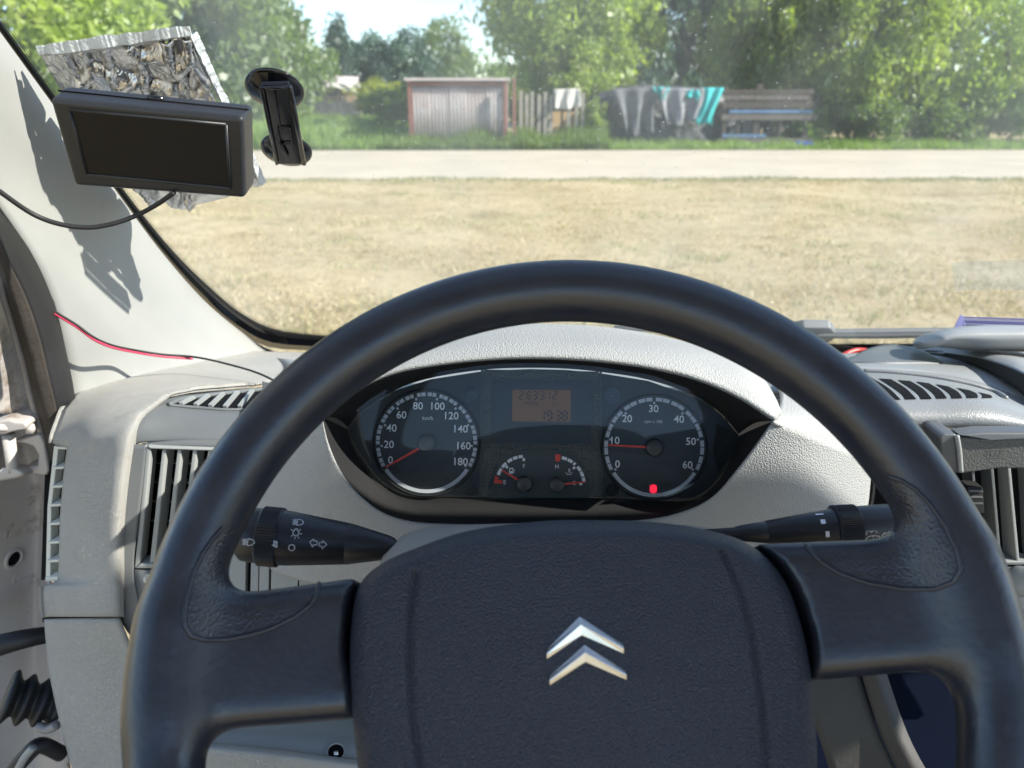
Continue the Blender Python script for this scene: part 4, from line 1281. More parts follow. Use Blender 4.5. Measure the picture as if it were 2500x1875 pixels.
# right shoulder between hood end and centre stack
loft('fascia_shoulder', [A([(1888, 1028, .497), (1900, 1005, .52), (1907, 960, .56), (1880, 900, .62)]),
                         A([(1990, 1080, .515), (1990, 1035, .525), (1985, 985, .555), (1960, 900, .63)]),
                         A([(2132, 1120, .535), (2128, 1090, .545), (2110, 1050, .56), (2040, 930, .66)])], M['dash'], dash, nu=24, nv=24)
# the crisp right-hand edge of the fascia
loft('fascia_edge', [A([(2132, 1100, .5345), (2136, 1180, .5305), (2125, 1245, .525), (2080, 1320, .5155)]), A([(2140, 1100, .60), (2140, 1180, .60), (2130, 1245, .60), (2088, 1320, .60)])], M['dark'], dash, nu=20, nv=4)
loft('fascia_shoulder', [A([(786, 1020, .50), (770, 990, .53), (742, 960, .57)]), A([(700, 1010, .53), (690, 980, .56), (680, 940, .61)]), A([(640, 985, .60), (640, 970, .61), (640, 930, .66)])], M['dash'], dash, nu=20, nv=16)
# main top, running forward to the glass
loft('dash_top', [A([(640, 950, .70), (760, 950, .70), (1000, 960, .70), (1340, 965, .70), (1700, 960, .70), (1950, 955, .70)]),
                  A([(700, 895, .85), (850, 905, .85), (1050, 915, .85), (1340, 918, .85), (1700, 910, .85), (2000, 892, .85)]),
                  A([(640, 858, 1.03), (850, 868, 1.04), (1050, 878, 1.06), (1340, 882, 1.06), (1700, 878, 1.06), (2100, 872, 1.05)])], M['dash_top'], dash, nu=40, nv=16)

# ---- column shroud seen above the hub
loft('column_shroud', [A([(950, 1335, .41), (985, 1305, .425), (1050, 1286, .435), (1200, 1279, .44), (1400, 1276, .44), (1620, 1278, .44), (1760, 1296, .435), (1830, 1330, .42)]),
                       A([(930, 1370, .38), (980, 1325, .385), (1060, 1303, .39), (1200, 1296, .39), (1400, 1294, .39), (1620, 1296, .39), (1770, 1318, .385), (1860, 1360, .38)]),
                       A([(900, 1480, .35), (980, 1400, .35), (1060, 1370, .35), (1200, 1360, .35), (1400, 1355, .35), (1620, 1360, .35), (1790, 1390, .35), (1890, 1460, .35)])], M['shell'], dash, nu=50, nv=20, thick=.004)

# ---- switch blanks under the left stalk
sw = prism('switch_panel', A([(545, 1345, .512), (800, 1345, .512), (800, 1475, .50), (545, 1475, .50)]), (0, .02, 0), M['black'], dash)
for xa, xb, mt in ((548, 601, 'slat'), (613, 632, 'dash'), (634, 658, 'slat'), (663, 729, 'slat'), (732, 800, 'slat')):
    prism('switch_blank', A([(xa, 1340, .507), (xb, 1340, .507), (xb - 3, 1478, .494), (xa - 3, 1478, .494)]), (0, .01, 0), M[mt], sw, .0006)

# ---- knee panel seen through the lower left of the wheel
kn = loft('knee_panel', [A([(420, 1700, .52), (650, 1720, .52), (900, 1735, .52)]), A([(430, 1770, .47), (650, 1790, .47), (900, 1815, .47)]), A([(440, 1810, .455), (650, 1830, .455), (900, 1862, .455)])], M['slat'], dash, nu=30, nv=14)
loft('knee_ledge', [A([(430, 1806, .4545), (650, 1826, .4545), (900, 1858, .4545)]), A([(430, 1822, .448), (650, 1842, .448), (900, 1874, .448)]), A([(430, 1850, .446), (650, 1870, .446), (900, 1902, .446)]), A([(430, 1950, .45), (650, 1970, .45), (900, 2000, .45)])], M['shell'], dash, nu=30, nv=18)
kb = bvh_of(kn)
disc_on(kb, 820, 1836, .0058, 'screw_hole', M['black'], kn, .0005)
ring_on(kb, 820, 1836, .0058, .0075, 'hole_rim', M['slat'], kn, .0012)
tube('screw_head', [cast(kb, 817, 1842, .0008)[0], cast(kb, 826, 1842, .0016)[0]], .0022, M['chrome'], kn, 8)

# ---- dark lower panels seen through the lower right of the wheel
M['lower_dark'] = pmat('brown grey lower trim', (0.05, 0.047, 0.043), 0.6, grain=('leather', 420, 0.0004, 0.4), mottle=(9, .2))
loft('lower_trim', [A([(1930, 1600, .50), (2000, 1800, .47), (2050, 1960, .46)]), A([(2085, 1600, .495), (2150, 1800, .465), (2230, 1960, .455)])], M['lower_dark'], dash, nu=12, nv=8)
loft('lower_trim', [A([(2088, 1600, .493), (2153, 1800, .463), (2233, 1960, .453)]), A([(2120, 1600, .488), (2195, 1800, .458), (2270, 1960, .448)]), A([(2150, 1600, .493), (2220, 1800, .463), (2310, 1960, .453)])], M['lower_dark'], dash, nu=12, nv=10)
M['navy'] = pmat('dark blue carpet trim', (0.003, 0.006, 0.015), 0.8, spec=0.05)
loft('lower_well', [A([(1900, 1560, .60), (2250, 1560, .60), (2700, 1560, .60)]), A([(1900, 1960, .56), (2300, 1960, .56), (2700, 1960, .56)])], M['navy'], dash, nu=10, nv=6)

# ---- centre: top pad, slotted pod, face, vent below
r0 = A([(1980, 868, .95), (2080, 862, .95), (2211, 858, .95), (2300, 858, .95), (2400, 858, .95), (2600, 860, .95)])
r1 = A([(1960, 905, .72), (2060, 900, .72), (2160, 902, .72), (2280, 912, .72), (2400, 938, .70), (2600, 1010, .66)])
r2 = A([(1950, 926, .668), (2050, 918, .668), (2150, 915, .668), (2275, 925, .665), (2400, 952, .65), (2600, 1030, .63)])
r3 = A([(1950, 985, .572), (2050, 982, .572), (2160, 980, .572), (2275, 980, .570), (2400, 982, .568), (2600, 1032, .568)])
r4 = A([(1950, 1018, .556), (2050, 1018, .556), (2160, 1018, .556), (2275, 1020, .555), (2400, 1022, .553), (2600, 1050, .553)])
r5 = A([(1950, 1045, .556), (2050, 1045, .556), (2160, 1046, .556), (2275, 1047, .555), (2400, 1046, .553), (2600, 1062, .553)])
r6 = A([(1950, 1050, .585), (2050, 1050, .585), (2160, 1051, .585), (2275, 1052, .585), (2400, 1051, .585), (2600, 1066, .585)])
loft('centre_top', [r0, [a.lerp(b, .5) + Vector((0, 0, .004)) for a, b in zip(r0, r1)], r1], M['dash_top'], dash, nu=50, nv=16)
pod = loft('centre_pod', [r1, r2, r3, r4, r5, r6], M['pod'], dash, nu=60, nv=46)
pb = bvh_of(pod)
C9 = crop(2000, 740, 4.424)
def pl(X, Y, lift=.0006):
    x, y = C9(X, Y)
    q = cast(pb, x, y, lift)
    return q[0] if q else at(x, y, .6)
SL = [((640, 820), (775, 828), (1050, 1042), (930, 1045)), ((845, 835), (985, 848), (1218, 1040), (1100, 1042)), ((1045, 852), (1185, 872), (1382, 1034), (1268, 1037)),
      ((1255, 880), (1390, 905), (1548, 1032), (1432, 1034)), ((1478, 918), (1625, 948), (1715, 1028), (1592, 1030)), ((1705, 965), (1760, 978), (1868, 1028), (1755, 1030))]
SL = [((435, 812), (570, 815), (880, 1048), (760, 1050))] + SL
for a, b, c, d in SL:
    top_ = [(a[0] + (b[0] - a[0]) * t, a[1] + (b[1] - a[1]) * t) for t in (0, .5, 1)]
    bt = [(d[0] + (c[0] - d[0]) * t, d[1] + (c[1] - d[1]) * t) for t in (0, .5, 1)]
    bend = 26
    md = [((p[0] + q[0]) / 2 + bend, (p[1] + q[1]) / 2 - 6) for p, q in zip(top_, bt)]
    loft('slot', [[pl(*p) for p in top_], [pl(*p) for p in md], [pl(*p) for p in bt]], M['black'], pod, nu=6, nv=10, thick=0)
tube('pod_ridge', [pl(x, y, .001) for x, y in ((480, 745), (800, 760), (1100, 790), (1400, 838), (1700, 905), (1900, 970), (2010, 1035))], .0022, M['pod'], pod, 8, 60)
# hollow of the top pad, its shading drawn as a darker grey sheet
M['hollow'] = M['housing']
lens_hollow = [r0[0]]
ct = bvh_of(bpy.data.objects['centre_top'])
def ctp(x, y, lift):
    q = cast(ct, x, y, lift); return q[0] if q else at(x, y, .85)
loft('hollow_shading', [[ctp(2070, 884, .002), ctp(2120, 872, .010), ctp(2180, 866, .012), ctp(2240, 872, .010), ctp(2300, 887, .002)], [ctp(2070, 886, .001), ctp(2120, 887, .001), ctp(2180, 888, .001), ctp(2240, 888, .001), ctp(2300, 889, .001)]], M['housing'], dash, nu=30, nv=8)
# passenger side pad with its swept dark edge
inn = [(2195, 863, .93), (2270, 867, .88), (2340, 882, .82), (2410, 906, .76), (2460, 935, .71), (2505, 972, .66), (2560, 1040, .61)]
oui = [(2200, 859, .93), (2290, 860, .86), (2370, 870, .80), (2440, 888, .74), (2490, 908, .69), (2540, 940, .645), (2600, 1010, .60)]
bk = [(2215, 857, .97), (2300, 857, .97), (2380, 857, .97), (2450, 858, .97), (2500, 859, .97), (2560, 860, .97), (2700, 865, .97)]
loft('passenger_edge', [A(inn), A(oui)], M['dark'], dash, nu=40, nv=6)
loft('passenger_pad', [A(oui), [a.lerp(b, .12) + Vector((0, 0, .006)) for a, b in zip(A(oui), A(bk))], [a.lerp(b, .55) + Vector((0, 0, .006)) for a, b in zip(A(oui), A(bk))], A(bk)], M['dash_top'], dash, nu=40, nv=20)

# passenger side: face and lower panel carried across to the far door
XR = [.50, .70, .95, 1.20, 1.385]
zz = lambda d: EYE + d
rows_p = [[Vector((x, 1.0, zz(-.345))) for x in XR], [Vector((x, .80, zz(-.290))) for x in XR], [Vector((x, .66, zz(-.300))) for x in XR], [Vector((x, .60, zz(-.335))) for x in XR],
          [Vector((x, .59, zz(-.40))) for x in XR], [Vector((x, .62, zz(-.47))) for x in XR], [Vector((x, .58, zz(-.52))) for x in XR], [Vector((x, .62, zz(-.68))) for x in XR], [Vector((x, .75, zz(-.85))) for x in XR]]
loft('passenger_fascia', rows_p, M['dash_top'], dash, nu=30, nv=50)
loft('knee_bolster', [A([(430, 1950, .45), (650, 1970, .45), (900, 2000, .45)]), [Vector((-.19, .47, zz(-.60))), Vector((-.12, .47, zz(-.60))), Vector((-.06, .47, zz(-.60)))], [Vector((-.19, .60, zz(-.80))), Vector((-.12, .60, zz(-.80))), Vector((-.06, .60, zz(-.80)))]], M['shell'], dash, nu=16, nv=16)
loft('console', [[Vector((.26, .62, zz(-.50))), Vector((.38, .61, zz(-.50))), Vector((.50, .62, zz(-.50)))], [Vector((.26, .60, zz(-.62))), Vector((.38, .59, zz(-.62))), Vector((.50, .60, zz(-.62)))], [Vector((.26, .60, zz(-1.10))), Vector((.38, .59, zz(-1.10))), Vector((.50, .60, zz(-1.10)))]], M['navy'], dash, nu=16, nv=16)

# centre vent under the pod
cv = prism('centre_vent', A([(2100, 1048, .60), (2620, 1048, .60), (2620, 1400, .585), (2100, 1400, .585)]), (0, .03, 0), M['black'], dash)
for xt, xb, wd_ in ((2372, 2386, 7), (2418, 2438, 8), (2460, 2482, 8), (2510, 2530, 8), (2555, 2575, 8)):
    prism('vane', A([(xt, 1140, .585), (xt + wd_, 1140, .585), (xb + wd_, 1372, .572), (xb, 1372, .572)]), (-.003, .018, 0), M['slat'] if xt == 2460 else M['housing'], cv, .0006)
prism('frame_bar', A([(2380, 1371, .571), (2620, 1371, .571), (2620, 1380, .571), (2386, 1380, .571)]), (0, .014, 0), M['slat'], cv, .0008)
prism('vane_tab', A([(2363, 1188, .566), (2400, 1190, .566), (2404, 1254, .563), (2370, 1254, .563)]), (0, .012, 0), M['dark'], cv, .0008)
for i in range(4):
    prism('tab_ridge', A([(2366, 1197 + 15 * i, .564), (2400, 1197 + 15 * i, .564), (2401, 1201 + 15 * i, .564), (2367, 1201 + 15 * i, .564)]), (0, .003, 0), M['housing'], cv)
loft('centre_stack', [A([(2120, 1382, .585), (2380, 1382, .575), (2640, 1382, .57)]), A([(2120, 1420, .575), (2380, 1420, .568), (2640, 1420, .562)]), A([(2120, 1640, .55), (2400, 1640, .55), (2640, 1640, .55)])], M['silver'], dash, nu=14, nv=10)
revolve('knob', at(2492, 1418, .548), at(2492, 1421, .57), [(0, .001), (.0006, .0105), (.004, .0125), (.022, .013)], M['slat'], dash, 28)

# ================================================================== INSTRUMENT CLUSTER
clu = thing('instrument_cluster', 'instrument cluster with two round dials and amber display under the hood', 'gauges', cl(1322, 1212))
CE1 = (cl(1599, 1095) - cl(1041, 1082)).normalized()
CE2 = CLN.cross(CE1).normalized()
PXM = (cl(1599, 1090) - cl(1041, 1090)).length / 558.0          # metres per photo pixel on the dial plane
K1 = crop(900, 870, 1613 / 350); K2 = crop(1160, 900, 1508 / 300); K3 = crop(1430, 900, 1860 / 370)


def flat(name, polys, mat, parent, off, thick=0.0):
    """flat pieces on the dial plane, polygons in photo pixels"""
    V, Fc = [], []
    for p in polys:
        b = len(V); V += [cl(x, y, off) for x, y in p]; Fc.append(tuple(range(b, b + len(p))))
    o = mk(name, V, Fc, mat, parent, smooth=False)
    for f in o.data.polygons:
        if f.normal.dot(CLN) < 0:
            f.flip()
    if thick:
        m = o.modifiers.new('thickness', 'SOLIDIFY'); m.thickness = thick; m.offset = -1
    return o


def text(name, body, px, py, hpx, mat, parent, off, bold=0.0, squeeze=1.0):
    cu = bpy.data.curves.new(name, 'FONT')
    cu.body = body; cu.align_x = 'CENTER'; cu.align_y = 'CENTER'; cu.size = 1; cu.offset = bold; cu.resolution_u = 3
    tmp = bpy.data.objects.new('tmp', cu); COL.objects.link(tmp)
    bpy.context.view_layer.update()
    me = bpy.data.meshes.new_from_object(tmp.evaluated_get(bpy.context.evaluated_depsgraph_get()))
    bpy.data.objects.remove(tmp); bpy.data.curves.remove(cu)
    n_ = len(me.vertices); co = np.zeros(n_ * 3, np.float32); me.vertices.foreach_get('co', co); co = co.reshape(-1, 3)
    hgt = co[:, 1].max() - co[:, 1].min(); s = hpx * PXM / max(hgt, 1e-6)
    cx, cy = (co[:, 0].max() + co[:, 0].min()) / 2, (co[:, 1].max() + co[:, 1].min()) / 2
    o = cl(px, py, off)
    a, b = np.array(CE1) * s * squeeze, np.array(CE2) * s
    W = np.array(o)[None] + (co[:, :1] - cx) * a[None] + (co[:, 1:2] - cy) * b[None]
    me.vertices.foreach_set('co', W.astype(np.float32).ravel()); me.update()
    me.materials.clear()
    return place(name, me, mat, parent, smooth=False)


def ringseg(cx, cy, r0, r1, a0, a1, n=None):
    n = n or max(2, int(abs(a1 - a0) / 3))
    o_ = [(cx + r1 * math.cos(R_(a0 + (a1 - a0) * i / n)), cy - r1 * math.sin(R_(a0 + (a1 - a0) * i / n))) for i in range(n + 1)]
    i_ = [(cx + r0 * math.cos(R_(a0 + (a1 - a0) * i / n)), cy - r0 * math.sin(R_(a0 + (a1 - a0) * i / n))) for i in range(n + 1)]
    return [(o_[i], o_[i + 1], i_[i + 1], i_[i]) for i in range(n)]


def disc(cx, cy, r, n=40):
    return [(cx + r * math.cos(2 * math.pi * k / n), cy - r * math.sin(2 * math.pi * k / n)) for k in range(n)]


panel = flat('dial_panel', [lens_top + lens_bot[::-1][1:-1]], M['dial'], clu, 0, .004)
flat('centre_panel', [[(1180, 902), (1462, 907), (1466, 1212), (1176, 1210)]], M['dial_tex'], clu, .0010, .0009)
flat('panel_rib', [[(1174, 903), (1179, 903), (1176, 1210), (1170, 1210)]], M['dial_grey'], clu, .0016, .0015)
flat('panel_rib', [[(1464, 907), (1469, 908), (1472, 1213), (1467, 1213)]], M['dial_grey'], clu, .0016, .0015)
scr = flat('display_window', [[K2(198, 138), K2(1428, 145), K2(1425, 920), K2(192, 915)]], M['dial'], clu, .0018, .0007)
flat('window_edge', [[K2(1424, 150), K2(1432, 150), K2(1430, 920), K2(1422, 920)], [K2(192, 912), K2(1428, 918), K2(1428, 926), K2(192, 920)]], M['dial_grey'], scr, .0023)
flat('display', [[K2(460, 258), K2(1175, 262), K2(1172, 655), K2(452, 645)]], M['lcd'], scr, .0022)
SEG = {'a': ((0, 0), (1, 0)), 'b': ((1, 0), (1, .5)), 'c': ((1, .5), (1, 1)), 'd': ((0, 1), (1, 1)), 'e': ((0, .5), (0, 1)), 'f': ((0, 0), (0, .5)), 'g': ((0, .5), (1, .5))}
DIG = {'0': 'abcdef', '1': 'bc', '2': 'abged', '3': 'abgcd', '6': 'afgedc', '8': 'abcdefg', '9': 'abfgcd'}


def seven(ch, X, Y, w_, h_, th):
    out = []
    for s in DIG[ch]:
        (x0, y0), (x1, y1) = SEG[s]
        sl_ = lambda y: (1 - y) * .10 * w_
        a = (X + x0 * w_ + sl_(y0), Y + y0 * h_); b = (X + x1 * w_ + sl_(y1), Y + y1 * h_)
        d = math.hypot(b[0] - a[0], b[1] - a[1]); ux, uy = (b[0] - a[0]) / d, (b[1] - a[1]) / d
        g_ = th * .55
        a = (a[0] + ux * g_, a[1] + uy * g_); b = (b[0] - ux * g_, b[1] - uy * g_)
        nx, ny = -uy * th / 2, ux * th / 2
        out.append([K2(a[0] + nx, a[1] + ny), K2(b[0] + nx, b[1] + ny), K2(b[0] - nx, b[1] - ny), K2(a[0] - nx, a[1] - ny)])
    return out


for ch, X_ in zip('263312', (545, 632, 714, 795, 868, 952)):
    flat('digit', seven(ch, X_, 283, 46, 92, 16), M['lcd_ink'], scr, .0025)
for ch, X_ in zip('1938', (792, 880, 990, 1072)):
    flat('digit', seven(ch, X_, 520, 54, 112, 19), M['lcd_ink'], scr, .0025)
flat('colon', [[K2(948, 550), K2(964, 550), K2(964, 566), K2(948, 566)], [K2(946, 590), K2(962, 590), K2(962, 606), K2(946, 606)]], M['lcd_ink'], scr, .0025)
text('caption', 'TOTAL', *K2(692, 426), 8.4, M['lcd_ink'], scr, .0025, .02, .95)
text('caption', 'km', *K2(986, 437), 7.2, M['lcd_ink'], scr, .0025)


def gauge(name, cx, cy, rad, vmax, step, a0, a1, numerals, needle, capr, unit):
    """round dial: segmented scale ring, numerals, needle, hub cap"""
    g_ = flat(name, [disc(cx, cy, rad + 5, 64)], M['dial'], clu, .0016, .0012)
    ro, ri = rad, rad - 9
    span = a1 - a0
    major = int(vmax / step)
    cuts = []
    for k in range(major):
        for s_ in range(4):
            lo_ = (k + s_ / 4) / major; hi_ = (k + (s_ + 1) / 4) / major
            gl_ = {0: .0085, 1: .002, 2: .005, 3: .002}[s_]; gh_ = {0: .002, 1: .005, 2: .002, 3: .0085}[s_]
            cuts.append((a0 + span * (lo_ + gl_), a0 + span * (hi_ - gh_)))
    pol = []
    for c0, c1 in cuts:
        pol += ringseg(cx, cy, ri, ro, c0, c1, 3)
    flat('scale_ring', pol, M['scale'], g_, .0020)
    pol = []
    for k in range(major + 1):
        an = a0 + span * k / major
        pol += ringseg(cx, cy, ri - 7.5, ri - 1.5, an - 1.3, an + 1.3, 2)
    flat('scale_marks', pol, M['scale'], g_, .0020)
    flat('lower_ring', ringseg(cx, cy, ri - 1, ro - 1, a1 - 2.5, a0 - 360 + 2.5, 40), M['scale'], g_, .0020)
    for tx, (x, y), h_ in numerals:
        text('numeral', tx, x, y, h_, M['white_print'], g_, .0021, .012)
    text('unit', unit[0], *unit[1], unit[2], M['white_print'], g_, .0021)
    (nx0, ny0), (nx1, ny1), nw = needle
    d = math.hypot(nx1 - nx0, ny1 - ny0); px_, py_ = -(ny1 - ny0) / d * nw, (nx1 - nx0) / d * nw
    flat('needle', [[(nx0 + px_, ny0 + py_), (nx1 + px_ * .55, ny1 + py_ * .55), (nx1 - px_ * .55, ny1 - py_ * .55), (nx0 - px_, ny0 - py_)]], M['red_print'], g_, .0062, .0012)
    c_ = cl(cx, cy, .002)
    rm = capr * PXM
    revolve('needle_cap', c_ + CLN * .0068, c_, [(0, rm * .2), (.0005, rm * .75), (.0016, rm * .95), (.0035, rm), (.0068, rm)], M['knob'], g_, 40)
    # low bezel ring round the dial
    V, Fc = [], []
    nn = 72
    for r_, z_ in ((rad + 4, .0018), (rad + 6.5, .0042), (rad + 9, .0018)):
        for k in range(nn):
            t = 2 * math.pi * k / nn
            V.append(cl(cx + r_ * math.cos(t), cy - r_ * math.sin(t), z_))
    for i in range(2):
        for k in range(nn):
            Fc.append((i * nn + k, i * nn + (k + 1) % nn, (i + 1) * nn + (k + 1) % nn, (i + 1) * nn + k))
    mk('bezel_ring', V, Fc, M['dark'], g_)
    return g_


num1 = [(t, K1(x, y), 18.6) for t, x, y in (('0', 246, 1165), ('20', 228, 990), ('40', 258, 805), ('60', 370, 657), ('80', 555, 557), ('100', 780, 560), ('120', 936, 668), ('140', 1040, 816), ('160', 1073, 1006), ('180', 1040, 1184))]
gauge('speedometer', 1041.5, 1081.5, 123.5, 180, 20, 210.5, -30.5, num1, (K1(600, 1018), K1(193, 1246), 3.4), 22.5, ('km/h', K1(665, 695), 9.5))
num2 = [(t, K3(x, y), 18.2) for t, x, y in (('0', 390, 1170), ('10', 365, 880), ('20', 508, 612), ('30', 834, 490), ('40', 1145, 620), ('50', 1292, 892), ('60', 1250, 1180))]
tac = gauge('tachometer', 1597.0, 1092.5, 122.0, 60, 10, 209.5, -29.5, num2, (K3(800, 966), K3(268, 938), 2.9), 22.0, ('rpm x 100', K3(832, 655), 9.5))
wl_ = flat('brake_lamp', [disc(*K3(830, 1475), 8.5, 30)], M['warn'], tac, .0023)
flat('lamp_ring', ringseg(*K3(830, 1475), 9.4, 10.6, 30, 150, 12) + ringseg(*K3(830, 1475), 9.4, 10.6, 210, 330, 12), M['warn'], tac, .0023)
flat('lamp_ring', ringseg(*K3(830, 1475), 5.4, 6.6, 0, 360, 24) + [[K3(825, 1452), K3(835, 1452), K3(833, 1485), K3(827, 1485)], [K3(826, 1492), K3(834, 1492), K3(834, 1499), K3(826, 1499)]], M['red_print'], wl_, .0026)

# small gauges in an arched window
KS = 300 / 1508
arch = [K2(205, 1585), K2(205, 1380), K2(240, 1270), K2(300, 1170), K2(390, 1080), K2(500, 1020), K2(640, 1000), K2(800, 997), K2(960, 1000), K2(1110, 1025), K2(1230, 1090), K2(1320, 1180), K2(1370, 1290), K2(1398, 1400), K2(1398, 1585)]
sg = flat('small_gauges', [arch], M['dial_grey'], clu, .0019, .0008)


def minigauge(cx, cy, segs, reds, needle, marks):
    x, y = K2(cx, cy)
    pol = []
    for s0, s1 in segs:
        pol += ringseg(x, y, 318 * KS, 356 * KS, s0, s1, 4)
    for s0 in marks:
        pol += ringseg(x, y, 280 * KS, 314 * KS, s0 - 3, s0 + 3, 2)
    flat('mini_scale', pol, M['white_print'], sg, .0022)
    flat('mini_red', [q for s0, s1, r0_, r1_ in reds for q in ringseg(x, y, r0_ * KS, r1_ * KS, s0, s1, 2)], M['red_print'], sg, .0022)
    (a, b), (c, d) = needle
    p0, p1 = K2(a, b), K2(c, d)
    L_ = math.hypot(p1[0] - p0[0], p1[1] - p0[1]); ux, uy = -(p1[1] - p0[1]) / L_ * 2.6, (p1[0] - p0[0]) / L_ * 2.6
    flat('mini_needle', [[(p0[0] + ux, p0[1] + uy), (p1[0] + ux * .5, p1[1] + uy * .5), (p1[0] - ux * .5, p1[1] - uy * .5), (p0[0] - ux, p0[1] - uy)]], M['red_print'], sg, .0052, .001)
    c_ = cl(x, y, .0018); rm = 97 * KS * PXM
    revolve('mini_cap', c_ + CLN * .006, c_, [(0, rm * .2), (.0005, rm * .75), (.0015, rm * .95), (.003, rm), (.006, rm)], M['knob'], sg, 32)


minigauge(603, 1414, [(161, 146), (143, 131), (127, 116), (114, 104), (102, 93)], [(179, 171, 270, 372), (170, 165, 325, 372)], ((540, 1373), (325, 1245)), (136, 91))
minigauge(1000, 1424, [(79, 68), (66, 55), (52, 47), (41, 30), (28, 17), (15, 6)], [(93, 82, 285, 372)], ((1080, 1418), (1352, 1390)), (44, 2))
for t_, X_, Y_ in (('F', 600, 1195), ('E', 363, 1393), ('H', 1003, 1200), ('C', 1213, 1402)):
    text('letter', t_, *K2(X_, Y_), 9.6, M['white_print'], sg, .0022)
pq = lambda pts: [K2(*p) for p in pts]
flat('fuel_symbol', [pq([(418, 1218), (468, 1218), (468, 1232), (418, 1232)]), pq([(418, 1232), (428, 1232), (428, 1290), (418, 1290)]), pq([(428, 1256), (458, 1256), (458, 1290), (428, 1290)]), pq([(458, 1232), (468, 1232), (468, 1290), (458, 1290)]), pq([(474, 1232), (486, 1244), (480, 1250), (472, 1240)]), pq([(480, 1246), (486, 1246), (486, 1282), (480, 1282)])], M['white_print'], sg, .0022)
flat('coolant_symbol', [pq([(1148, 1226), (1158, 1226), (1158, 1276), (1148, 1276)]), pq([(1160, 1234), (1172, 1234), (1172, 1240), (1160, 1240)]), pq([(1160, 1252), (1172, 1252), (1172, 1258), (1160, 1258)]), pq([(1112, 1272), (1130, 1278), (1130, 1284), (1112, 1279)]), pq([(1172, 1278), (1190, 1272), (1190, 1279), (1172, 1284)]), pq([(1116, 1290), (1150, 1296), (1186, 1290), (1186, 1296), (1150, 1303), (1116, 1296)])], M['white_print'], sg, .0022)
flat('small_lens', [disc(*K2(908, 1126), 6.6, 24)], M['knob'], sg, .0023)
flat('small_lens', [disc(*K2(305, 1500), 6.6, 24)], M['knob'], sg, .0023)
# tell-tale windows beside the display
for nm, (x, y), r_, dr in (('turn_lamp', K1(1150, 415), 18.5, -1), ('turn_lamp', K3(322, 335), 18.5, 1)):
    q = flat(nm, [disc(x, y, r_, 36)], M['gloss_black'], clu, .0018, .0006)
    flat('lamp_rim', ringseg(x, y, r_, r_ + 1.4, 0, 360, 36), M['dial_grey'], q, .0024)
    flat('arrow', [[(x + dr * 9, y), (x, y - 8), (x, y - 3.5), (x - dr * 8, y - 3.5), (x - dr * 8, y + 3.5), (x, y + 3.5), (x, y + 8)]], M['dial_grey'], q, .0024)
for X_, Y_ in ((1150, 1500),):
    q = flat('turn_lamp', [disc(*K1(X_, Y_), 16, 32)], M['gloss_black'], clu, .0018, .0006)
q = flat('turn_lamp', [disc(*K3(330, 1490), 16, 32)], M['gloss_black'], clu, .0018, .0006)
# side pockets of the bezel
flat('bezel_pocket', [[C3(1790, 470), C3(1885, 515), C3(1870, 600), C3(1795, 690), C3(1775, 600)]], M['dark'], clu, .0022, .002)
# clear cover, tilted a little more than the dials so it mirrors the cab behind
cov = [cl(x, y, .016 - .010 * (y - 901) / 316) for x, y in [(p[0] + (p[0] - 1325) * .012, p[1] - 15) for p in lens_top] + [(p[0] + (p[0] - 1325) * .012, p[1] + 8) for p in lens_bot[::-1][1:-1]]]
cv_ = mk('clear_cover', cov, [tuple(range(len(cov)))], M['cover'], clu, smooth=False)
m = cv_.modifiers.new('thickness', 'SOLIDIFY'); m.thickness = .0015; m.offset = -1

# ================================================================== STEERING WHEEL
WPHI, WPSI = .702, -.0292
WC = CAM + Vector((.0274, .2835, -.2377))
WN = Vector((math.sin(WPSI), -math.cos(WPHI), math.sin(WPHI))).normalized()
WU = Vector((0, math.sin(WPHI), math.cos(WPHI))).cross(WN).normalized()
WV = WN.cross(WU)
def wl2w(u, v, w_):
    return WC + WU * u + WV * v + WN * w_
def uvp(px, py, w_):
    d = ray(px, py); t = ((WC - CAM).dot(WN) + w_) / d.dot(WN)
    p = CAM + d * t - WC
    return p.dot(WU), p.dot(WV)

wheel = thing('steering_wheel', 'worn black steering wheel with wide airbag hub in front of the dials', 'steering wheel', WC)
HUB = [(-.1048, .0330), (-.1005, .0405), (-.0905, .0478), (-.0760, .0540), (-.0520, .0620), (-.0116, .0672), (.0160, .0674), (.0429, .0664), (.0726, .0614), (.0880, .0560), (.0985, .0475), (.1060, .0350), (.1100, .0180), (.1116, .0010), (.1108, -.0240), (.1086, -.0450), (.1010, -.0750), (.0800, -.1050), (.0400, -.1200), (.0, -.1230), (-.0400, -.1190), (-.0740, -.1030), (-.0910, -.0750), (-.0985, -.0450), (-.1040, -.0150), (-.1065, .0100)]
hub_o = cr_points([Vector((u, v, 0)) for u, v in HUB], 360, closed=True)
hub_np = np.array([(p.x, p.y) for p in hub_o])


def poly_sdf(P, Q):
    """signed distance of points Q (n,2) to closed polygon P (m,2), negative inside"""
    A0 = P; B0 = np.roll(P, -1, 0)
    d2 = np.full(len(Q), 1e9); ins = np.zeros(len(Q), bool)
    for a, b in zip(A0, B0):
        e = b - a; w_ = Q - a
        t = np.clip((w_ @ e) / (e @ e + 1e-18), 0, 1)
        d2 = np.minimum(d2, ((w_ - t[:, None] * e) ** 2).sum(1))
        c = ((a[1] <= Q[:, 1]) != (b[1] <= Q[:, 1]))
        if abs(e[1]) > 1e-12:
            xs_ = a[0] + (Q[:, 1] - a[1]) / e[1] * e[0]
            ins ^= c & (Q[:, 0] < xs_)
    return np.sqrt(d2) * np.where(ins, -1, 1)


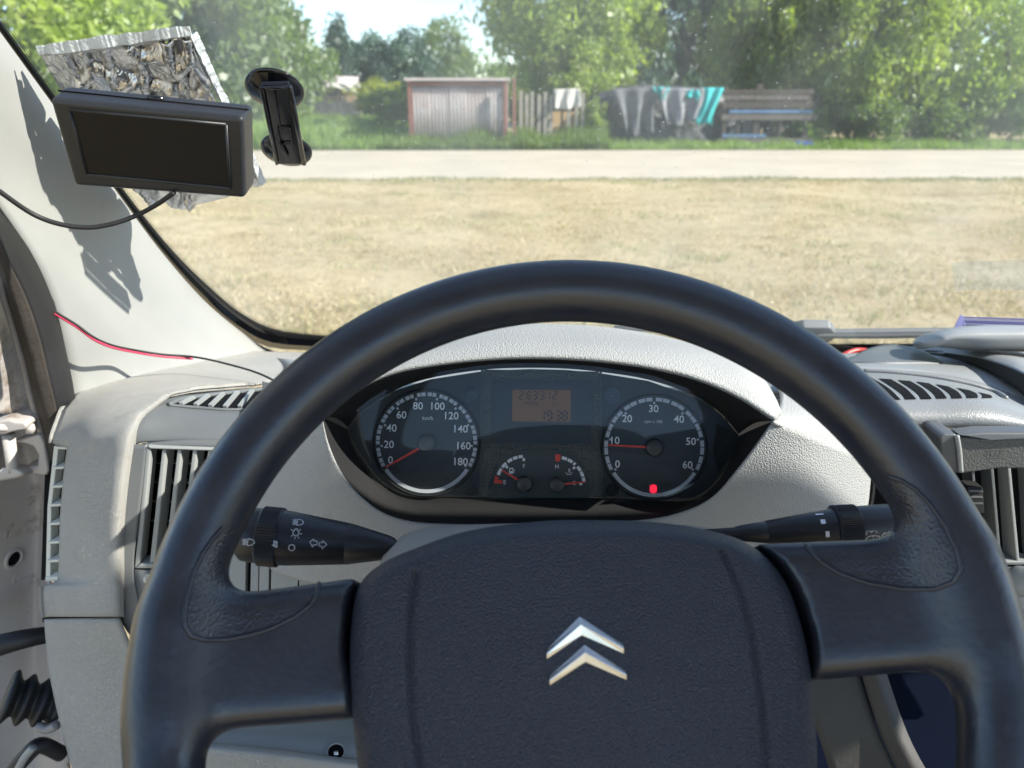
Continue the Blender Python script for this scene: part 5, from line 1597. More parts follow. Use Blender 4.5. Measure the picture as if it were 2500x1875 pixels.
def surface_nets(vals, org, h):
    """quad mesh of the zero set of a sampled field"""
    nx, ny, nz = vals.shape
    s = vals < 0
    cs = np.zeros((nx - 1, ny - 1, nz - 1), np.int32); acc = np.zeros((nx - 1, ny - 1, nz - 1, 3)); cnt = np.zeros((nx - 1, ny - 1, nz - 1))
    corners = [(i, j, k) for i in (0, 1) for j in (0, 1) for k in (0, 1)]
    def sub(c):
        return vals[c[0]:nx - 1 + c[0], c[1]:ny - 1 + c[1], c[2]:nz - 1 + c[2]]
    for a in corners:
        for ax in range(3):
            if a[ax] == 1:
                continue
            b = list(a); b[ax] = 1
            va, vb = sub(a), sub(b)
            m = (va < 0) != (vb < 0)
            t = np.where(m, va / np.where(m, va - vb, 1), 0)
            for q in range(3):
                acc[..., q] += np.where(m, a[q] + (t if q == ax else 0), 0)
            cnt += m
    act = cnt > 0
    idx = -np.ones(act.shape, np.int64); idx[act] = np.arange(act.sum())
    I = np.argwhere(act)
    V = org + (I + acc[act] / cnt[act][:, None]) * h
    F_ = []
    for ax in range(3):
        o1, o2 = (ax + 1) % 3, (ax + 2) % 3
        sl0 = [slice(1, -1)] * 3; sl0[ax] = slice(0, -1)
        sl1 = [slice(1, -1)] * 3; sl1[ax] = slice(1, None)
        a, b = s[tuple(sl0)], s[tuple(sl1)]
        E_ = np.argwhere(a != b)
        fl = a[a != b]
        base = E_.copy(); base[:, o1] += 1; base[:, o2] += 1
        def g(d1, d2):
            q = base.copy(); q[:, o1] -= d1; q[:, o2] -= d2
            return idx[q[:, 0], q[:, 1], q[:, 2]]
        Q = np.stack([g(0, 0), g(1, 0), g(1, 1), g(0, 1)], -1)
        Q[~fl] = Q[~fl][:, ::-1]
        F_.append(Q)
    return V, np.concatenate(F_)


h_ = .0024
gu = np.arange(-.212, .2125, h_); gv = np.arange(-.212, .2125, h_); gw = np.arange(-.052, .0265, h_)
U_, V_, W3 = np.meshgrid(gu, gv, gw, indexing='ij')
rho = np.hypot(U_, V_)
RM, RR = .184, .0163
angp = np.arctan2(V_, U_)
tor = np.hypot(rho - RM, W3 * .97) - RR
al_ = R_(4.5)
Ur = U_ * math.cos(al_) + V_ * math.sin(al_); Vr = -U_ * math.sin(al_) + V_ * math.cos(al_)
def smin(a, b, k):
    hh = np.clip(.5 + .5 * (b - a) / k, 0, 1)
    return b * (1 - hh) + a * hh - k * hh * (1 - hh)
def rbox(x, y, z, hx, hy, hz_, r):
    qx, qy, qz = np.abs(x) - hx + r, np.abs(y) - hy + r, np.abs(z) - hz_ + r
    return np.sqrt(np.maximum(qx, 0) ** 2 + np.maximum(qy, 0) ** 2 + np.maximum(qz, 0) ** 2) + np.minimum(np.maximum(qx, np.maximum(qy, qz)), 0) - r
side = np.clip((np.abs(Ur) - .09) / .09, 0, 1)
wz = W3 - (-.031 + .026 * side)                         # spokes dip towards the hub
sp = rbox(np.abs(Ur) - .120, (Vr - (.0152 - .003 * side)) * .030 / (.0343 - .0048 * side), wz, .072, .0290, .0125, .010)
body = smin(tor, sp, .017)
lowr = rbox(U_, V_ + .150, W3 + .028, .030, .055, .010, .009)
body = smin(body, lowr, .02)
P2d = np.stack([U_[:, :, 0].ravel(), V_[:, :, 0].ravel()], -1)
hs2 = poly_sdf(hub_np[::3], P2d).reshape(U_.shape[:2])[:, :, None]
tt_ = np.clip((V_ + .016) / .026, 0, 1)
gap = -.0015 + .0032 * tt_ * tt_ * (3 - 2 * tt_)         # the crevice beside the pad closes towards the bottom
body = np.maximum(body, -np.maximum(hs2 - gap, -.034 - W3))
SV, SF = surface_nets(body, np.array([gu[0], gv[0], gw[0]]), h_)
# relax the net a little for a clean skin
for _ in range(3):
    nb = np.zeros_like(SV); cn = np.zeros(len(SV))
    for k in range(4):
        a, b = SF[:, k], SF[:, (k + 1) % 4]
        np.add.at(nb, a, SV[b]); np.add.at(nb, b, SV[a]); np.add.at(cn, a, 1); np.add.at(cn, b, 1)
    SV = SV * .5 + .5 * nb / cn[:, None]
uvw = SV.copy()
Mw = np.array([WU, WV, WN])
SVw = np.array(WC) + uvw @ Mw
# orient outward
a_, b_, c_ = SVw[SF[0, 0]], SVw[SF[0, 1]], SVw[SF[0, 2]]
nrm = np.cross(SVw[SF[:, 1]] - SVw[SF[:, 0]], SVw[SF[:, 2]] - SVw[SF[:, 0]])
if (nrm * (SVw[SF[:, 0]] - np.array(WC))).sum() < 0:
    SF = SF[:, ::-1]


SEAM_L = [(545, 1286), (520, 1315), (495, 1350), (474, 1395), (460, 1440), (451, 1485), (451, 1525), (466, 1552), (500, 1563), (555, 1561), (610, 1550), (660, 1535), (720, 1506), (757, 1478), (775, 1448), (779, 1425), (770, 1411), (740, 1413)]
SEAM_R = [(1968, 1331), (1985, 1352), (2010, 1375), (2050, 1400), (2120, 1424), (2205, 1438), (2285, 1438), (2328, 1420), (2345, 1388), (2335, 1342), (2308, 1285), (2270, 1230), (2235, 1194), (2200, 1172), (2160, 1160)]


def wheel_mat():
    m, nt, N, L, b = nodes('worn black polyurethane')
    tc = N.new('ShaderNodeTexCoord')
    at_ = N.new('ShaderNodeAttribute'); at_.attribute_name = 'thumb'
    b.inputs['Base Color'].default_value = (.026, .0255, .028, 1); b.inputs['Specular IOR Level'].default_value = .7
    n = N.new('ShaderNodeTexNoise'); n.inputs['Scale'].default_value = 42; n.inputs['Detail'].default_value = 8; n.inputs['Roughness'].default_value = .7
    L.new(tc.outputs['Object'], n.inputs['Vector'])
    r = N.new('ShaderNodeValToRGB'); r.color_ramp.elements[0].position = .35; r.color_ramp.elements[1].position = .75
    r.color_ramp.elements[0].color = (.017, .019, .028, 1); r.color_ramp.elements[1].color = (.028, .029, .035, 1)
    L.new(n.outputs['Fac'], r.inputs['Fac'])
    # pale scuffs and lint
    mp = N.new('ShaderNodeMapping'); mp.inputs['Scale'].default_value = (40, 150, 150); mp.inputs['Rotation'].default_value = (.4, .3, .7)
    s1 = N.new('ShaderNodeTexNoise'); s1.inputs['Scale'].default_value = 3.2; s1.inputs['Detail'].default_value = 9; s1.inputs['Roughness'].default_value = .8
    L.new(tc.outputs['Object'], mp.inputs['Vector']); L.new(mp.outputs[0], s1.inputs['Vector'])
    sr_ = N.new('ShaderNodeValToRGB'); sr_.color_ramp.elements[0].position = .64; sr_.color_ramp.elements[1].position = .76
    L.new(s1.outputs['Fac'], sr_.inputs['Fac'])
    mxx = N.new('ShaderNodeMixRGB'); mxx.inputs['Color2'].default_value = (.075, .075, .08, 1)
    L.new(sr_.outputs['Color'], mxx.inputs['Fac']); L.new(r.outputs['Color'], mxx.inputs['Color1'])
    L.new(mxx.outputs[0], b.inputs['Base Color'])
    mr = N.new('ShaderNodeMapRange'); mr.inputs['From Min'].default_value = .3; mr.inputs['From Max'].default_value = .7
    mr.inputs['To Min'].default_value = .27; mr.inputs['To Max'].default_value = .42
    L.new(n.outputs['Fac'], mr.inputs['Value']); L.new(mr.outputs[0], b.inputs['Roughness'])
    # leather wrinkles everywhere, dimples on the thumb rests
    v = N.new('ShaderNodeTexVoronoi'); v.feature = 'SMOOTH_F1'; v.inputs['Scale'].default_value = 850
    nn = N.new('ShaderNodeTexNoise'); nn.inputs['Scale'].default_value = 300; nn.inputs['Detail'].default_value = 4
    L.new(tc.outputs['Object'], v.inputs['Vector']); L.new(tc.outputs['Object'], nn.inputs['Vector'])
    mh = N.new('ShaderNodeMixRGB'); L.new(at_.outputs['Fac'], mh.inputs['Fac'])
    L.new(nn.outputs['Fac'], mh.inputs['Color1']); L.new(v.outputs['Distance'], mh.inputs['Color2'])
    bp = N.new('ShaderNodeBump'); bp.inputs['Distance'].default_value = .0009
    ms = N.new('ShaderNodeMapRange'); ms.inputs['To Min'].default_value = .2; ms.inputs['To Max'].default_value = .4
    L.new(at_.outputs['Fac'], ms.inputs['Value']); L.new(ms.outputs[0], bp.inputs['Strength'])
    L.new(mh.outputs[0], bp.inputs['Height']); L.new(bp.outputs[0], b.inputs['Normal'])
    return m


M['wheel'] = wheel_mat()
rim_me = fastmesh('rim', SVw, SF)
px2 = np.array([to_px(p) for p in SVw])
msk = np.zeros(len(SVw))
for sm, ext in ((SEAM_L, [(680, 1440), (600, 1400), (590, 1300), (600, 1262)]), (SEAM_R, [(2130, 1180), (2180, 1270), (2150, 1320), (2050, 1335)])):
    d = poly_sdf(np.array(sm + ext, float), px2)
    msk = np.maximum(msk, np.clip(-d / 8, 0, 1))
msk *= (uvw[:, 2] > -.02)
atr = rim_me.attributes.new('thumb', 'FLOAT', 'POINT'); atr.data.foreach_set('value', msk.astype(np.float32))
rim = place('rim', rim_me, M['wheel'], wheel)
rb = BVHTree.FromPolygons([Vector(v) for v in SVw], [tuple(int(i) for i in f) for f in SF])
for sm in (SEAM_L, SEAM_R):
    pts = []
    for p, q in zip(sm, sm[1:]):
        for k in range(4):
            c = cast(rb, p[0] + (q[0] - p[0]) * k / 4, p[1] + (q[1] - p[1]) * k / 4, .0002)
            if c and abs((c[0] - WC).dot(WN)) < .05:
                pts.append(c[0])
    if len(pts) > 3:
        tube('thumb_seam', pts, .0011, M['wheel'], rim, 6, len(pts) * 2)

# airbag cover: domed pad with two pressed grooves
GR_L = [uvp(x, y, -.004) for x, y in ((1012, 1398), (1003, 1470), (1000, 1560), (1001, 1650), (1008, 1750), (1022, 1840), (1034, 1900))]
GR_R = [uvp(x, y, -.004) for x, y in ((1768, 1345), (1800, 1410), (1828, 1500), (1845, 1590), (1856, 1680), (1865, 1780), (1872, 1900))]
nr_, na = 110, 360
cen = np.array([.003, -.022])
s_ = np.concatenate([np.linspace(1.0, .86, 40), np.linspace(.86, .02, nr_ - 40 + 1)[1:]])
Q = cen[None, None] + s_[:, None, None] * (hub_np - cen)[None]
dist = (1 - s_)[:, None] * np.linalg.norm(hub_np - cen, axis=1)[None]
Hh = -.026 + .019 * np.sqrt(np.clip(1 - (1 - np.clip(dist / .013, 0, 1)) ** 2, 0, 1)) + .006 * (1 - s_[:, None] ** 2) + np.clip(-Q[..., 1], -.05, .05) * 0.05
flatQ = Q.reshape(-1, 2)


def line_dist(L_, Q_):
    d2 = np.full(len(Q_), 1e9)
    P_ = np.array([(p.x, p.y) for p in cr_points([Vector((a, b, 0)) for a, b in L_], 40)])
    for a, b in zip(P_, P_[1:]):
        e = b - a; t = np.clip(((Q_ - a) @ e) / (e @ e), 0, 1)
        d2 = np.minimum(d2, ((Q_ - a - t[:, None] * e) ** 2).sum(1))
    return np.sqrt(d2)


for L_ in (GR_L, GR_R):
    d = line_dist(L_, flatQ).reshape(Q.shape[:2])
    Hh -= .0022 * np.exp(-(d / .0013) ** 2)
Hv = np.concatenate([flatQ, Hh.reshape(-1, 1)], 1)
skirt = np.concatenate([hub_np, np.full((na, 1), -.055)], 1)
allv = np.concatenate([skirt, Hv])
i, j = np.meshgrid(np.arange(nr_), np.arange(na), indexing='ij')
a0_ = (i * na + j).ravel(); a1_ = (i * na + (j + 1) % na).ravel()
HF = np.stack([a0_, a1_, a1_ + na, a0_ + na], -1)
# close the middle with the last ring collapsed
allv = np.concatenate([allv, allv[-na:].mean(0, keepdims=True)])
last = (nr_) * na
hub_me = bpy.data.meshes.new('airbag_cover')
HVw = np.array(WC) + allv @ Mw
faces = [tuple(int(x) for x in f) for f in HF] + [(last + k, last + (k + 1) % na, len(allv) - 1) for k in range(na)]
hub_me.from_pydata([tuple(v) for v in HVw], [], faces); hub_me.update()
bmx = bmesh.new(); bmx.from_mesh(hub_me); bmesh.ops.recalc_face_normals(bmx, faces=bmx.faces); bmx.to_mesh(hub_me); bmx.free()
hubp = place('airbag_cover', hub_me, M['pad'], wheel)
hubb = BVHTree.FromPolygons([Vector(v) for v in HVw], faces)
# dark core behind the pad and the column boss
prism('hub_core', [wl2w(u * .985, v * .985, -.034) for u, v in [(p[0], p[1]) for p in hub_np[::12]]], WN * -.022, M['black'], wheel)
revolve('column_boss', wl2w(0, -.01, -.05), wl2w(0, -.01, -.10), [(0, .045), (.05, .05)], M['dark'], wheel, 32)
# emblem: two chevrons with a ridge
C4 = crop(780, 1230, 1.7015)
for pts in (((1080, 465), (942, 605), (945, 648), (1090, 548), (1265, 625), (1262, 580)), ((1100, 583), (953, 715), (957, 757), (1105, 660), (1277, 735), (1272, 690))):
    ap, lo1, lo2, ia, ri2, ri1 = [C4(*p) for p in pts]
    def hp(p, l):
        return cast(hubb, p[0], p[1], l)[0]
    mid = lambda p, q, t=.45: (p[0] + (q[0] - p[0]) * t, p[1] + (q[1] - p[1]) * t)
    top = [hp(lo1, .0002), hp(ap, .0002), hp(ri1, .0002)]
    bot = [hp(lo2, .0002), hp(ia, .0002), hp(ri2, .0002)]
    rdg = [hp(mid(lo1, lo2), .0017), hp(mid(ap, ia), .0024), hp(mid(ri1, ri2), .0017)]
    dn = [p - WN * .002 for p in top], [p - WN * .002 for p in bot]
    V = top + rdg + bot + dn[0] + dn[1]
    Fc = [(0, 1, 4, 3), (1, 2, 5, 4), (3, 4, 7, 6), (4, 5, 8, 7), (0, 3, 6), (2, 8, 5), (9, 10, 1, 0), (10, 11, 2, 1), (6, 7, 13, 12), (7, 8, 14, 13), (0, 6, 12, 9), (2, 11, 14, 8)]
    ch = mk('chevron', V, Fc, M['chrome'], hubp, smooth=False)
    bmx = bmesh.new(); bmx.from_mesh(ch.data); bmesh.ops.recalc_face_normals(bmx, faces=bmx.faces); bmx.to_mesh(ch.data); bmx.free()
    m = ch.modifiers.new('bevel', 'BEVEL'); m.width = .0004; m.segments = 2

# ================================================================== STALKS
def stalk(name, label, A_, B_, prof, ring, mats='stalk'):
    t = thing(name, label, 'stalk', B_)
    body = revolve('body', A_, B_, prof, M[mats], t, 48)
    r0_, r1_, rr = ring
    T = (B_ - A_).normalized()
    kn_ = revolve('knurled_ring', A_ + T * r0_, A_ + T * r1_, [(0, rr * .94), (.0008, rr), (r1_ - r0_ - .0008, rr), (r1_ - r0_, rr * .94)], M[mats], t, 132, teeth=1, depth=.00032)
    return t, body, kn_


SA, SB = at(585, 1303, .395), at(985, 1340, .395)
SLn = (SB - SA).length
px_m = SLn / math.hypot(400, 37)
sL, sLb, sLk = stalk('light_stalk', 'thick black light stalk with white symbols left of the hub', SA, SB,
    [(0, .004), (.0006, .013), (.003, .0152), (42 * px_m, 66.5 * px_m), (120 * px_m, 66 * px_m), (262 * px_m, 50.5 * px_m), (264 * px_m, 49 * px_m), (266 * px_m, 50.5 * px_m), (366 * px_m, 29 * px_m), (378 * px_m, 24 * px_m), (384 * px_m, 17 * px_m), (SLn + .05, 16 * px_m)],
    (52 * px_m, 103 * px_m, 71 * px_m))
sb_ = bvh_of(sLb, sLk)
C6 = crop(550, 1200, 4.916)
def ln(pts, wd=.00045, closed=False, cf=C6):
    return ([cf(*p) for p in pts], wd, closed)
strokes('turn_symbol', sb_, [ln([(1015, 605), (1062, 570), (1060, 592), (1103, 595), (1100, 640), (1055, 640), (1050, 668)], closed=True), ln([(1220, 635), (1168, 590), (1168, 612), (1128, 612), (1128, 652), (1162, 655), (1160, 685)], closed=True)], M['print'], sLb)
strokes('off_symbol', sb_, [ln(arc(798, 672, 36, 36, 0, 360, 20), .0005)], M['print'], sLb)
rays = [ln([(848 + math.cos(R_(q)) * 48, 498 - math.sin(R_(q)) * 48), (848 + math.cos(R_(q)) * 72, 498 - math.sin(R_(q)) * 72)]) for q in (-100, -60, -10, 35, 145, 215)]
strokes('side_light_symbol', sb_, [ln(arc(848, 498, 35, 35, 115, 425, 18)), ln([(834, 466), (836, 452), (868, 452), (866, 466)])] + rays, M['print'], sLb)
def lamp(X_, Y_, s):
    L_ = [ln([(X_ - 95 * s, Y_ - 30 * s + 15 * s * k), (X_ - 45 * s, Y_ - 34 * s + 15 * s * k)]) for k in range(5)]
    return L_ + [ln([(X_ - 40 * s, Y_ + 40 * s), (X_ - 30 * s, Y_ - 38 * s)] + [(X_ - 30 * s + 76 * s * math.sin(R_(q)), Y_ + 1 - 39 * s * math.cos(R_(q))) for q in range(10, 175, 15)], closed=True)]
strokes('high_beam_symbol', sb_, lamp(305, 606, 1.0), M['print'], sLb)
strokes('low_beam_symbol', sb_, lamp(895, 372, .9), M['print'], sLb)
strokes('ring_mark', sb_, [ln([(572, 630), (632, 630)], .0035)], M['print'], sLk, .0009)

RA, RB = at(2188, 1284, .405), at(1770, 1304, .405)
RL = (RB - RA).length
pm = RL / math.hypot(420, 26)
sR, sRb, sRk = stalk('wiper_stalk', 'slim black wiper stalk with pale marks right of the hub', RA, RB,
    [(0, .004), (.0005, .0105), (.002, .0122), (20 * pm, 55 * pm), (90 * pm, 53 * pm), (160 * pm, 50 * pm), (318 * pm, 28 * pm), (320 * pm, 26 * pm), (322 * pm, 27 * pm), (385 * pm, 19 * pm), (398 * pm, 15 * pm), (RL + .04, 13 * pm)],
    (98 * pm, 156 * pm, 57 * pm))
rb_ = bvh_of(sRb, sRk)
C7 = crop(1750, 950, 4.148)
l7 = lambda pts, wd=.0004, closed=False: ln(pts, wd, closed, C7)
strokes('wash_symbol', rb_, [l7([(1505, 1520), (1540, 1490), (1590, 1480), (1652, 1490), (1615, 1562), (1580, 1545), (1550, 1560)], closed=True), l7([(1580, 1482), (1583, 1500)]), l7([(1585, 1512), (1588, 1528)]), l7([(1590, 1540), (1594, 1575)]),
    l7(arc(1540, 1465, 28, 30, 200, 110, 5)), l7(arc(1540, 1465, 28, 30, 80, 30, 4)), l7(arc(1592, 1460, 28, 28, 160, 100, 4)), l7(arc(1592, 1460, 28, 28, 70, 0, 5))], M['print'], sRb)
strokes('wash_arrow', rb_, [l7([(1670, 1482), (1700, 1450), (1702, 1465), (1750, 1442), (1760, 1462), (1716, 1488), (1720, 1505)], closed=True)], M['print'], sRb)
strokes('speed_mark', rb_, [l7([(1052, 1345), (1100, 1342)], .0028)], M['white_print'], sRb)
strokes('speed_mark', rb_, [l7([(1102, 1468), (1140, 1466)], .0034)], M['white_print'], sRb)
strokes('speed_mark', rb_, [l7([(1000, 1274), (1080, 1268)], .0012)], M['white_print'], sRb)
strokes('ring_mark', rb_, [l7([(1280, 1578), (1335, 1574)], .0022)], M['white_print'], sRk, .0009)

# ================================================================== THINGS IN THE CAB
# ---- monitor
MF = {'tl': (119, 240, .525), 'tr': (593, 287, .525), 'br': (599, 486, .545), 'bl': (181, 455, .545)}
c4 = [at(*MF[k]) for k in ('tl', 'tr', 'br', 'bl')]
# square it up: a real rectangular case
ctr = sum(c4, Vector()) / 4
ex = ((c4[1] - c4[0]) + (c4[2] - c4[3])) / 4
ey = ((c4[0] - c4[3]) + (c4[1] - c4[2])) / 4
mnn = ex.cross(ey).normalized()
if mnn.dot(CAM - ctr) < 0:
    mnn = -mnn
mon = thing('monitor', 'blank black monitor hanging in front of the foil sheet', 'monitor', ctr - ey)
back_c = [p - mnn * .024 for p in c4]
prism('case', c4, -mnn * .024, M['blackplastic'], mon, .0035, seg=3)
bez = [(170, 268), (552, 304), (562, 459), (213, 425)]
mp_ = [on_plane(x, y, ctr + mnn * .0004, mnn) for x, y in bez]
prism('screen', mp_, -mnn * .001, M['screen'], mon)
ed = mp_ + [mp_[0]]
for a, b in zip(ed, ed[1:]):
    tube('screen_edge', [a, b], .0011, M['blackplastic'], mon, 6, smooth_path=False)
tp = [on_plane(x, y, ctr, mnn) for x, y in ((119, 240), (593, 287))]
tube('case_seam', [c4[0] - mnn * .013 + ey.normalized() * .0002, c4[1] - mnn * .013 + ey.normalized() * .0002], .0006, M['black'], mon, 6, smooth_path=False)
tube('case_tab', [c4[0].lerp(c4[1], .46) - mnn * .016, c4[0].lerp(c4[1], .54) - mnn * .016], .0022, M['gloss_black'], mon, 6, smooth_path=False)

# ---- crinkled foil insulation sheet behind it, against the glass
def foil_mat():
    m, nt, N, L, b = nodes('crinkled foil')
    b.inputs['Base Color'].default_value = (.70, .70, .70, 1); b.inputs['Metallic'].default_value = 1; b.inputs['Roughness'].default_value = .28
    tc = N.new('ShaderNodeTexCoord')
    n = N.new('ShaderNodeTexNoise'); n.inputs['Scale'].default_value = 85; n.inputs['Detail'].default_value = 3; n.inputs['Distortion'].default_value = 1.2
    L.new(tc.outputs['Object'], n.inputs['Vector'])
    bp = N.new('ShaderNodeBump'); bp.inputs['Distance'].default_value = .004; bp.inputs['Strength'].default_value = .45
    L.new(n.outputs['Fac'], bp.inputs['Height']); L.new(bp.outputs[0], b.inputs['Normal'])
    return m


M['foil'] = foil_mat()
M['bubble'] = pmat('milky bubble wrap edge', (.72, .76, .78), .35, mottle=(60, .2), grain=('noise', 220, .002, .8))
fl = thing('foil_sheet', 'crinkled silver foil insulation scrap stuck to the windscreen behind the monitor', 'foil', ws(350, 480, .012))
FT = [(98, 121), (180, 112), (260, 100), (340, 90), (420, 78), (470, 74)]
FB = [(336, 470), (358, 494), (420, 488), (480, 480), (600, 463), (642, 445)]
nu, nv = 110, 90
rowT = cr_points([ws(x, y, .010) for x, y in FT], nu); rowB = cr_points([ws(x, y, .012) for x, y in FB], nu)
# a straight torn sheet: left edge to lower left, right edge to lower right
G = np.array([[list(a.lerp(b, t)) for t in np.linspace(0, 1, nv)] for a, b in zip(rowT, rowB)])
uu, vv = np.meshgrid(np.linspace(0, 1, nu), np.linspace(0, 1, nv), indexing='ij')
pts2 = rng.random((48, 2)); 
dd = np.sort(np.hypot((uu[..., None] - pts2[:, 0]) * 1.15, vv[..., None] - pts2[:, 1]), axis=-1)
crk = (dd[..., 1] - dd[..., 0])                          # ridges along cell borders
pts3 = rng.random((20, 2))
d3 = np.sort(np.hypot((uu[..., None] - pts3[:, 0]) * 1.15, vv[..., None] - pts3[:, 1]), axis=-1)
hgt = .005 * np.exp(-(crk / .026) ** 2) + .007 * np.exp(-((d3[..., 1] - d3[..., 0]) / .02) ** 2) + .002 * rng.normal(size=uu.shape) * .05 + .006 * np.sin(uu * 7 + 1) * np.sin(vv * 5)
G += hgt[..., None] * (-np.array(WSN))
i, j = np.meshgrid(np.arange(nu - 1), np.arange(nv - 1), indexing='ij')
a = (i * nv + j).ravel()
o = place('foil_face', fastmesh('foil_face', G.reshape(-1, 3), np.stack([a, a + 1, a + nv + 1, a + nv], -1)), M['foil'], fl, smooth=True)
m = o.modifiers.new('thickness', 'SOLIDIFY'); m.thickness = .003; m.offset = 1


def fringe(name, pts, w0, seed):
    g_ = random.Random(seed)
    P_ = cr_points(pts, 70)
    V, Fc = [], []
    wk = 0.0
    for k_, p in enumerate(P_):
        a = P_[max(k_ - 1, 0)]; b = P_[min(k_ + 1, 69)]
        s__ = (b - a).cross(WSN).normalized()
        wk = .8 * wk + .2 * g_.uniform(-1.6, 1.6)
        wv = w0 * (1 + .45 * wk + .1 * g_.random())
        V += [p - s__ * wv - WSN * .001, p - WSN * (.005 + .002 * wk), p + s__ * wv * .8 - WSN * .001]
    for k_ in range(69):
        Fc += [(3 * k_, 3 * k_ + 1, 3 * k_ + 4, 3 * k_ + 3), (3 * k_ + 1, 3 * k_ + 2, 3 * k_ + 5, 3 * k_ + 4)]
    o_ = mk(name, V, Fc, M['bubble'], fl, smooth=False)
    m_ = o_.modifiers.new('thickness', 'SOLIDIFY'); m_.thickness = .0012


fringe('torn_edge', [ws(x, y - 2, .014) for x, y in FT], .0050, 3)
fringe('torn_edge', [ws(470, 74, .014), ws(500, 140, .014), ws(530, 205, .014), ws(560, 262, .014), ws(600, 345, .014), ws(640, 440, .014)], .0032, 5)

# ---- suction mount
mt_ = thing('suction_mount', 'glossy black holder with two suction discs stuck to the windscreen', 'phone mount', ws(690, 300, .01))
WSR = Vector((1, 0, 0))
for cx, cy, rr in ((671, 213, .0232), (700, 362, .0225)):
    c_ = ws(cx, cy, .0)
    # the discs lie flat on the glass
    revolve('suction_disc', c_ - WSN * .0015, c_ - WSN * .009, [(0, rr), (.0012, rr * .99), (.0025, rr * .86), (.006, rr * .5), (.0075, rr * .3)], M['gloss_black'], mt_, 48)
bar = [(638, 208), (705, 206), (742, 401), (676, 402)]
bp3 = [ws(x, y, .018) for x, y in bar]
prism('bar', bp3, WSN * .004, M['gloss_black'], mt_, .001)
for (x0, y0), (x1, y1), r_ in (((638, 212), (676, 400), .0016), ((707, 210), (742, 400), .0022), ((640, 215), (705, 213), .0016)):
    tube('bar_flange', [ws(x0, y0, .020), ws(x1, y1, .020)], r_, M['gloss_black'], mt_, 8, smooth_path=False)
sq = [(678, 314), (708, 314), (713, 351), (684, 352), (678, 314)]
for p, q in zip(sq, sq[1:]):
    tube('catch_edge', [ws(*p, .0195), ws(*q, .0195)], .0007, M['blackplastic'], mt_, 6, smooth_path=False)
tube('catch_tongue', [ws(686, 352, .020), ws(702, 383, .020)], .0013, M['blackplastic'], mt_, 6, smooth_path=False)
tube('slot_edge', [ws(670, 228, .0195), ws(684, 312, .0195)], .0006, M['blackplastic'], mt_, 6, smooth_path=False)

# ---- cables
o = tube('power_cable', [at(-90, 400, .50), at(0, 468, .515), at(87, 526, .53), at(150, 548, .535), at(217, 555, .54), at(280, 545, .545), at(335, 525, .55), at(385, 498, .548), at(425, 470, .542)], .0017, M['rubber'], None, 8, 90)
tag(o, 'black cable looping from the monitor down to the door edge', 'cable')
pb2 = [(120, 755, .655), (141, 768, .66), (190, 798, .668), (225, 824, .672), (262, 842, .69), (330, 858, .74), (395, 868, .76), (470, 874, .775), (560, 893, .745), (640, 918, .72), (700, 950, .70)]
tw = thing('twin_wire', 'thin red and black twin wire across the pillar onto the dashboard', 'wire', at(141, 768, .655))
tube('black_core', [at(x, y - 3, Y - .004) for x, y, Y in pb2], .0011, M['rubber'], tw, 8, 90)
tube('red_core', [at(x, y + 2, Y - .0035) for x, y, Y in pb2[:7]] + [at(x, y + 1.5, Y) for x, y, Y in pb2[7:8]], .0013, M['wire_red'], tw, 8, 70)

# ---- phone holder clipped to the centre vent
ph = thing('phone_holder', 'dark speckled vent phone holder at the right edge of the dashboard', 'phone holder', at(2400, 1160, .56))
M['speckle'] = pmat('speckled dark grey plastic', (.11, .11, .107), .4, grain=('noise', 600, .001, 1.0))
M['satin_grey'] = pmat('satin dark grey jaw', (.10, .105, .11), .35)
prism('body', A([(2333, 1066, .535), (2420, 1072, .535), (2520, 1066, .535), (2620, 1060, .535), (2620, 1150, .535), (2520, 1146, .535), (2440, 1145, .535), (2345, 1158, .535)]), (0, .02, 0), M['speckle'], ph, .002)
prism('jaw', A([(2294, 1066, .528), (2306, 1060, .528), (2334, 1060, .528), (2342, 1070, .528), (2348, 1150, .526), (2340, 1158, .526), (2316, 1142, .526), (2300, 1112, .527)]), (0, .03, 0), M['satin_grey'], ph, .004, seg=3)
tube('jaw_pad', A([(2336, 1064, .527), (2342, 1100, .526), (2346, 1152, .525)]), .0018, M['slat'], ph, 8)
prism('top_lip', A([(2340, 1063, .532), (2400, 1056, .533), (2490, 1056, .533), (2620, 1054, .533), (2620, 1066, .531), (2500, 1074, .531), (2420, 1078, .531)]), (0, .014, 0), M['satin_grey'], ph, .0015)
phb = BVHTree.FromPolygons([v.co.copy() for v in ph.children[0].data.vertices], [tuple(p.vertices) for p in ph.children[0].data.polygons])
C8 = crop(2200, 1000, 995 / 300)
M['deboss'] = pmat('embossed lettering', (.15, .15, .145), .4)
l8 = lambda pts, wd=.0006, closed=False: ln(pts, wd, closed, C8)
strokes('embossed_mark', phb, [l8([(705, 325), (845, 322), (848, 380), (708, 388)], closed=True), l8([(718, 342), (752, 340)], .0008), l8([(735, 340), (737, 376)], .0008), l8([(770, 352), (772, 375)], .0006), l8([(770, 356), (785, 352), (790, 374)], .0006), l8([(806, 338), (808, 374), (832, 372), (838, 362), (828, 355), (808, 356)], .0008), l8([(806, 338), (828, 338), (833, 347), (826, 355)], .0008)], M['deboss'], ph.children[0], .0004)

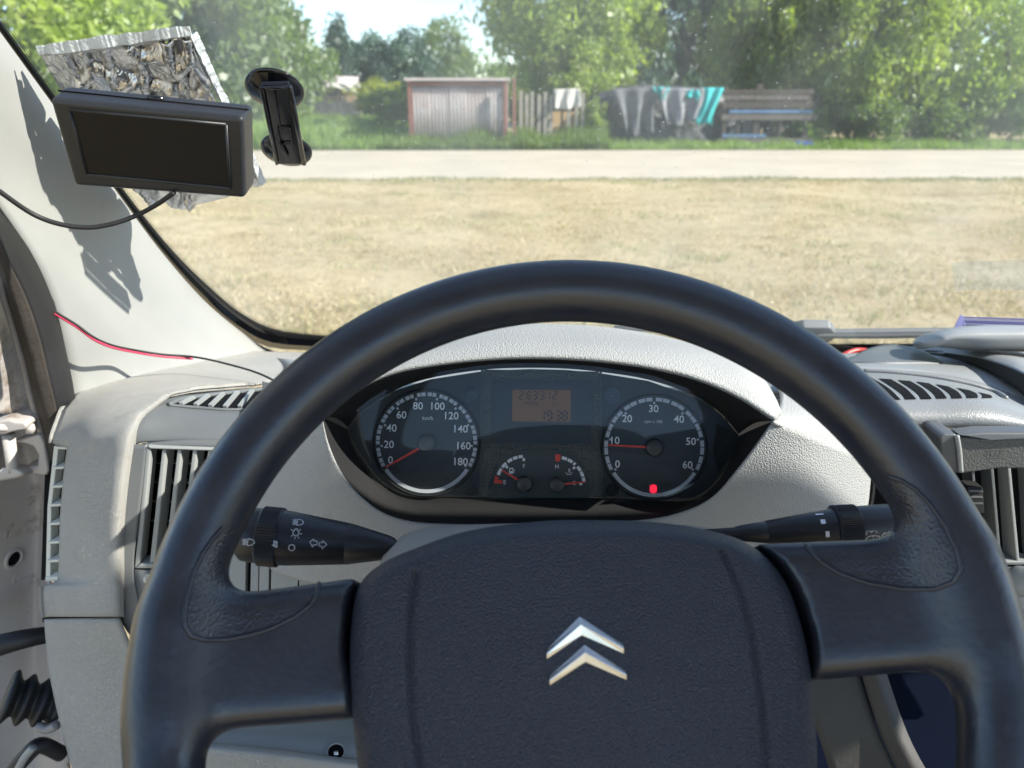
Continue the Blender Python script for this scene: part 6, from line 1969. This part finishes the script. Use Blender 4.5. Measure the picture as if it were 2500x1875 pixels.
# ---- document clip on the dash top with a blue notebook in it, red cord
dc = thing('document_clip', 'silver grey flip up document clip on the right dash top', 'clip', at(2380, 853, .78))
prof_t = [(2239, 836), (2250, 824), (2290, 808), (2340, 799), (2400, 796), (2470, 796), (2620, 799)]
prof_b = [(2240, 840), (2262, 851), (2280, 846), (2310, 848), (2350, 853), (2470, 853), (2620, 853)]
V, Fc = [], []
st_n = 46
top_c = cr_points([Vector((x, y, 0)) for x, y in prof_t], st_n); bot_c = cr_points([Vector((x, y, 0)) for x, y in prof_b], st_n)
for k_ in range(st_n):
    tx, ty, by = top_c[k_].x, top_c[k_].y, bot_c[k_].y
    c_ = at(tx, (ty + by) / 2, .80)
    hh = (at(tx, ty, .80) - at(tx, by, .80)).length / 2
    dp = min(.030, .006 + .0009 * (tx - 2236))
    for q in range(20):
        g_ = 2 * math.pi * q / 20
        V.append(c_ + UP * (hh * math.sin(g_)) + FW * (dp * math.cos(g_)))
for k_ in range(st_n - 1):
    for q in range(20):
        Fc.append((k_ * 20 + q, k_ * 20 + (q + 1) % 20, (k_ + 1) * 20 + (q + 1) % 20, (k_ + 1) * 20 + q))
Fc.append(tuple(range(20)))
mk('clip_plate', V, Fc, M['silver'], dc)
nb = thing('notebook', 'blue notebook lying in the document clip', 'notebook', at(2420, 796, .83))
prism('cover', A([(2328, 800, .815), (2344, 769, .83), (2350, 769, .83), (2360, 800, .815)]), (.045, .075, -.021), M['blue'], nb, .0005)
for k_ in range(5):
    yb = 773 + 5.2 * k_
    prism('page_block', A([(2350 + k_, yb, .828 - .003 * k_), (2640, yb + 9, .828 - .003 * k_), (2640, yb + 12.6, .828 - .003 * k_), (2350 + k_, yb + 3.6, .828 - .003 * k_)]), (.059, .1, -.0275), M['blue_page'] if k_ % 2 else M['blue'], nb)
o = tube('red_cord', [at(2000, 905, .97), at(2058, 868, .97), at(2095, 855, .98), at(2130, 860, .98), at(2160, 874, .99)], .0035, M['red'], None, 10, 40)
tag(o, 'red cord end lying on the dash top behind the wheel rim', 'cord')
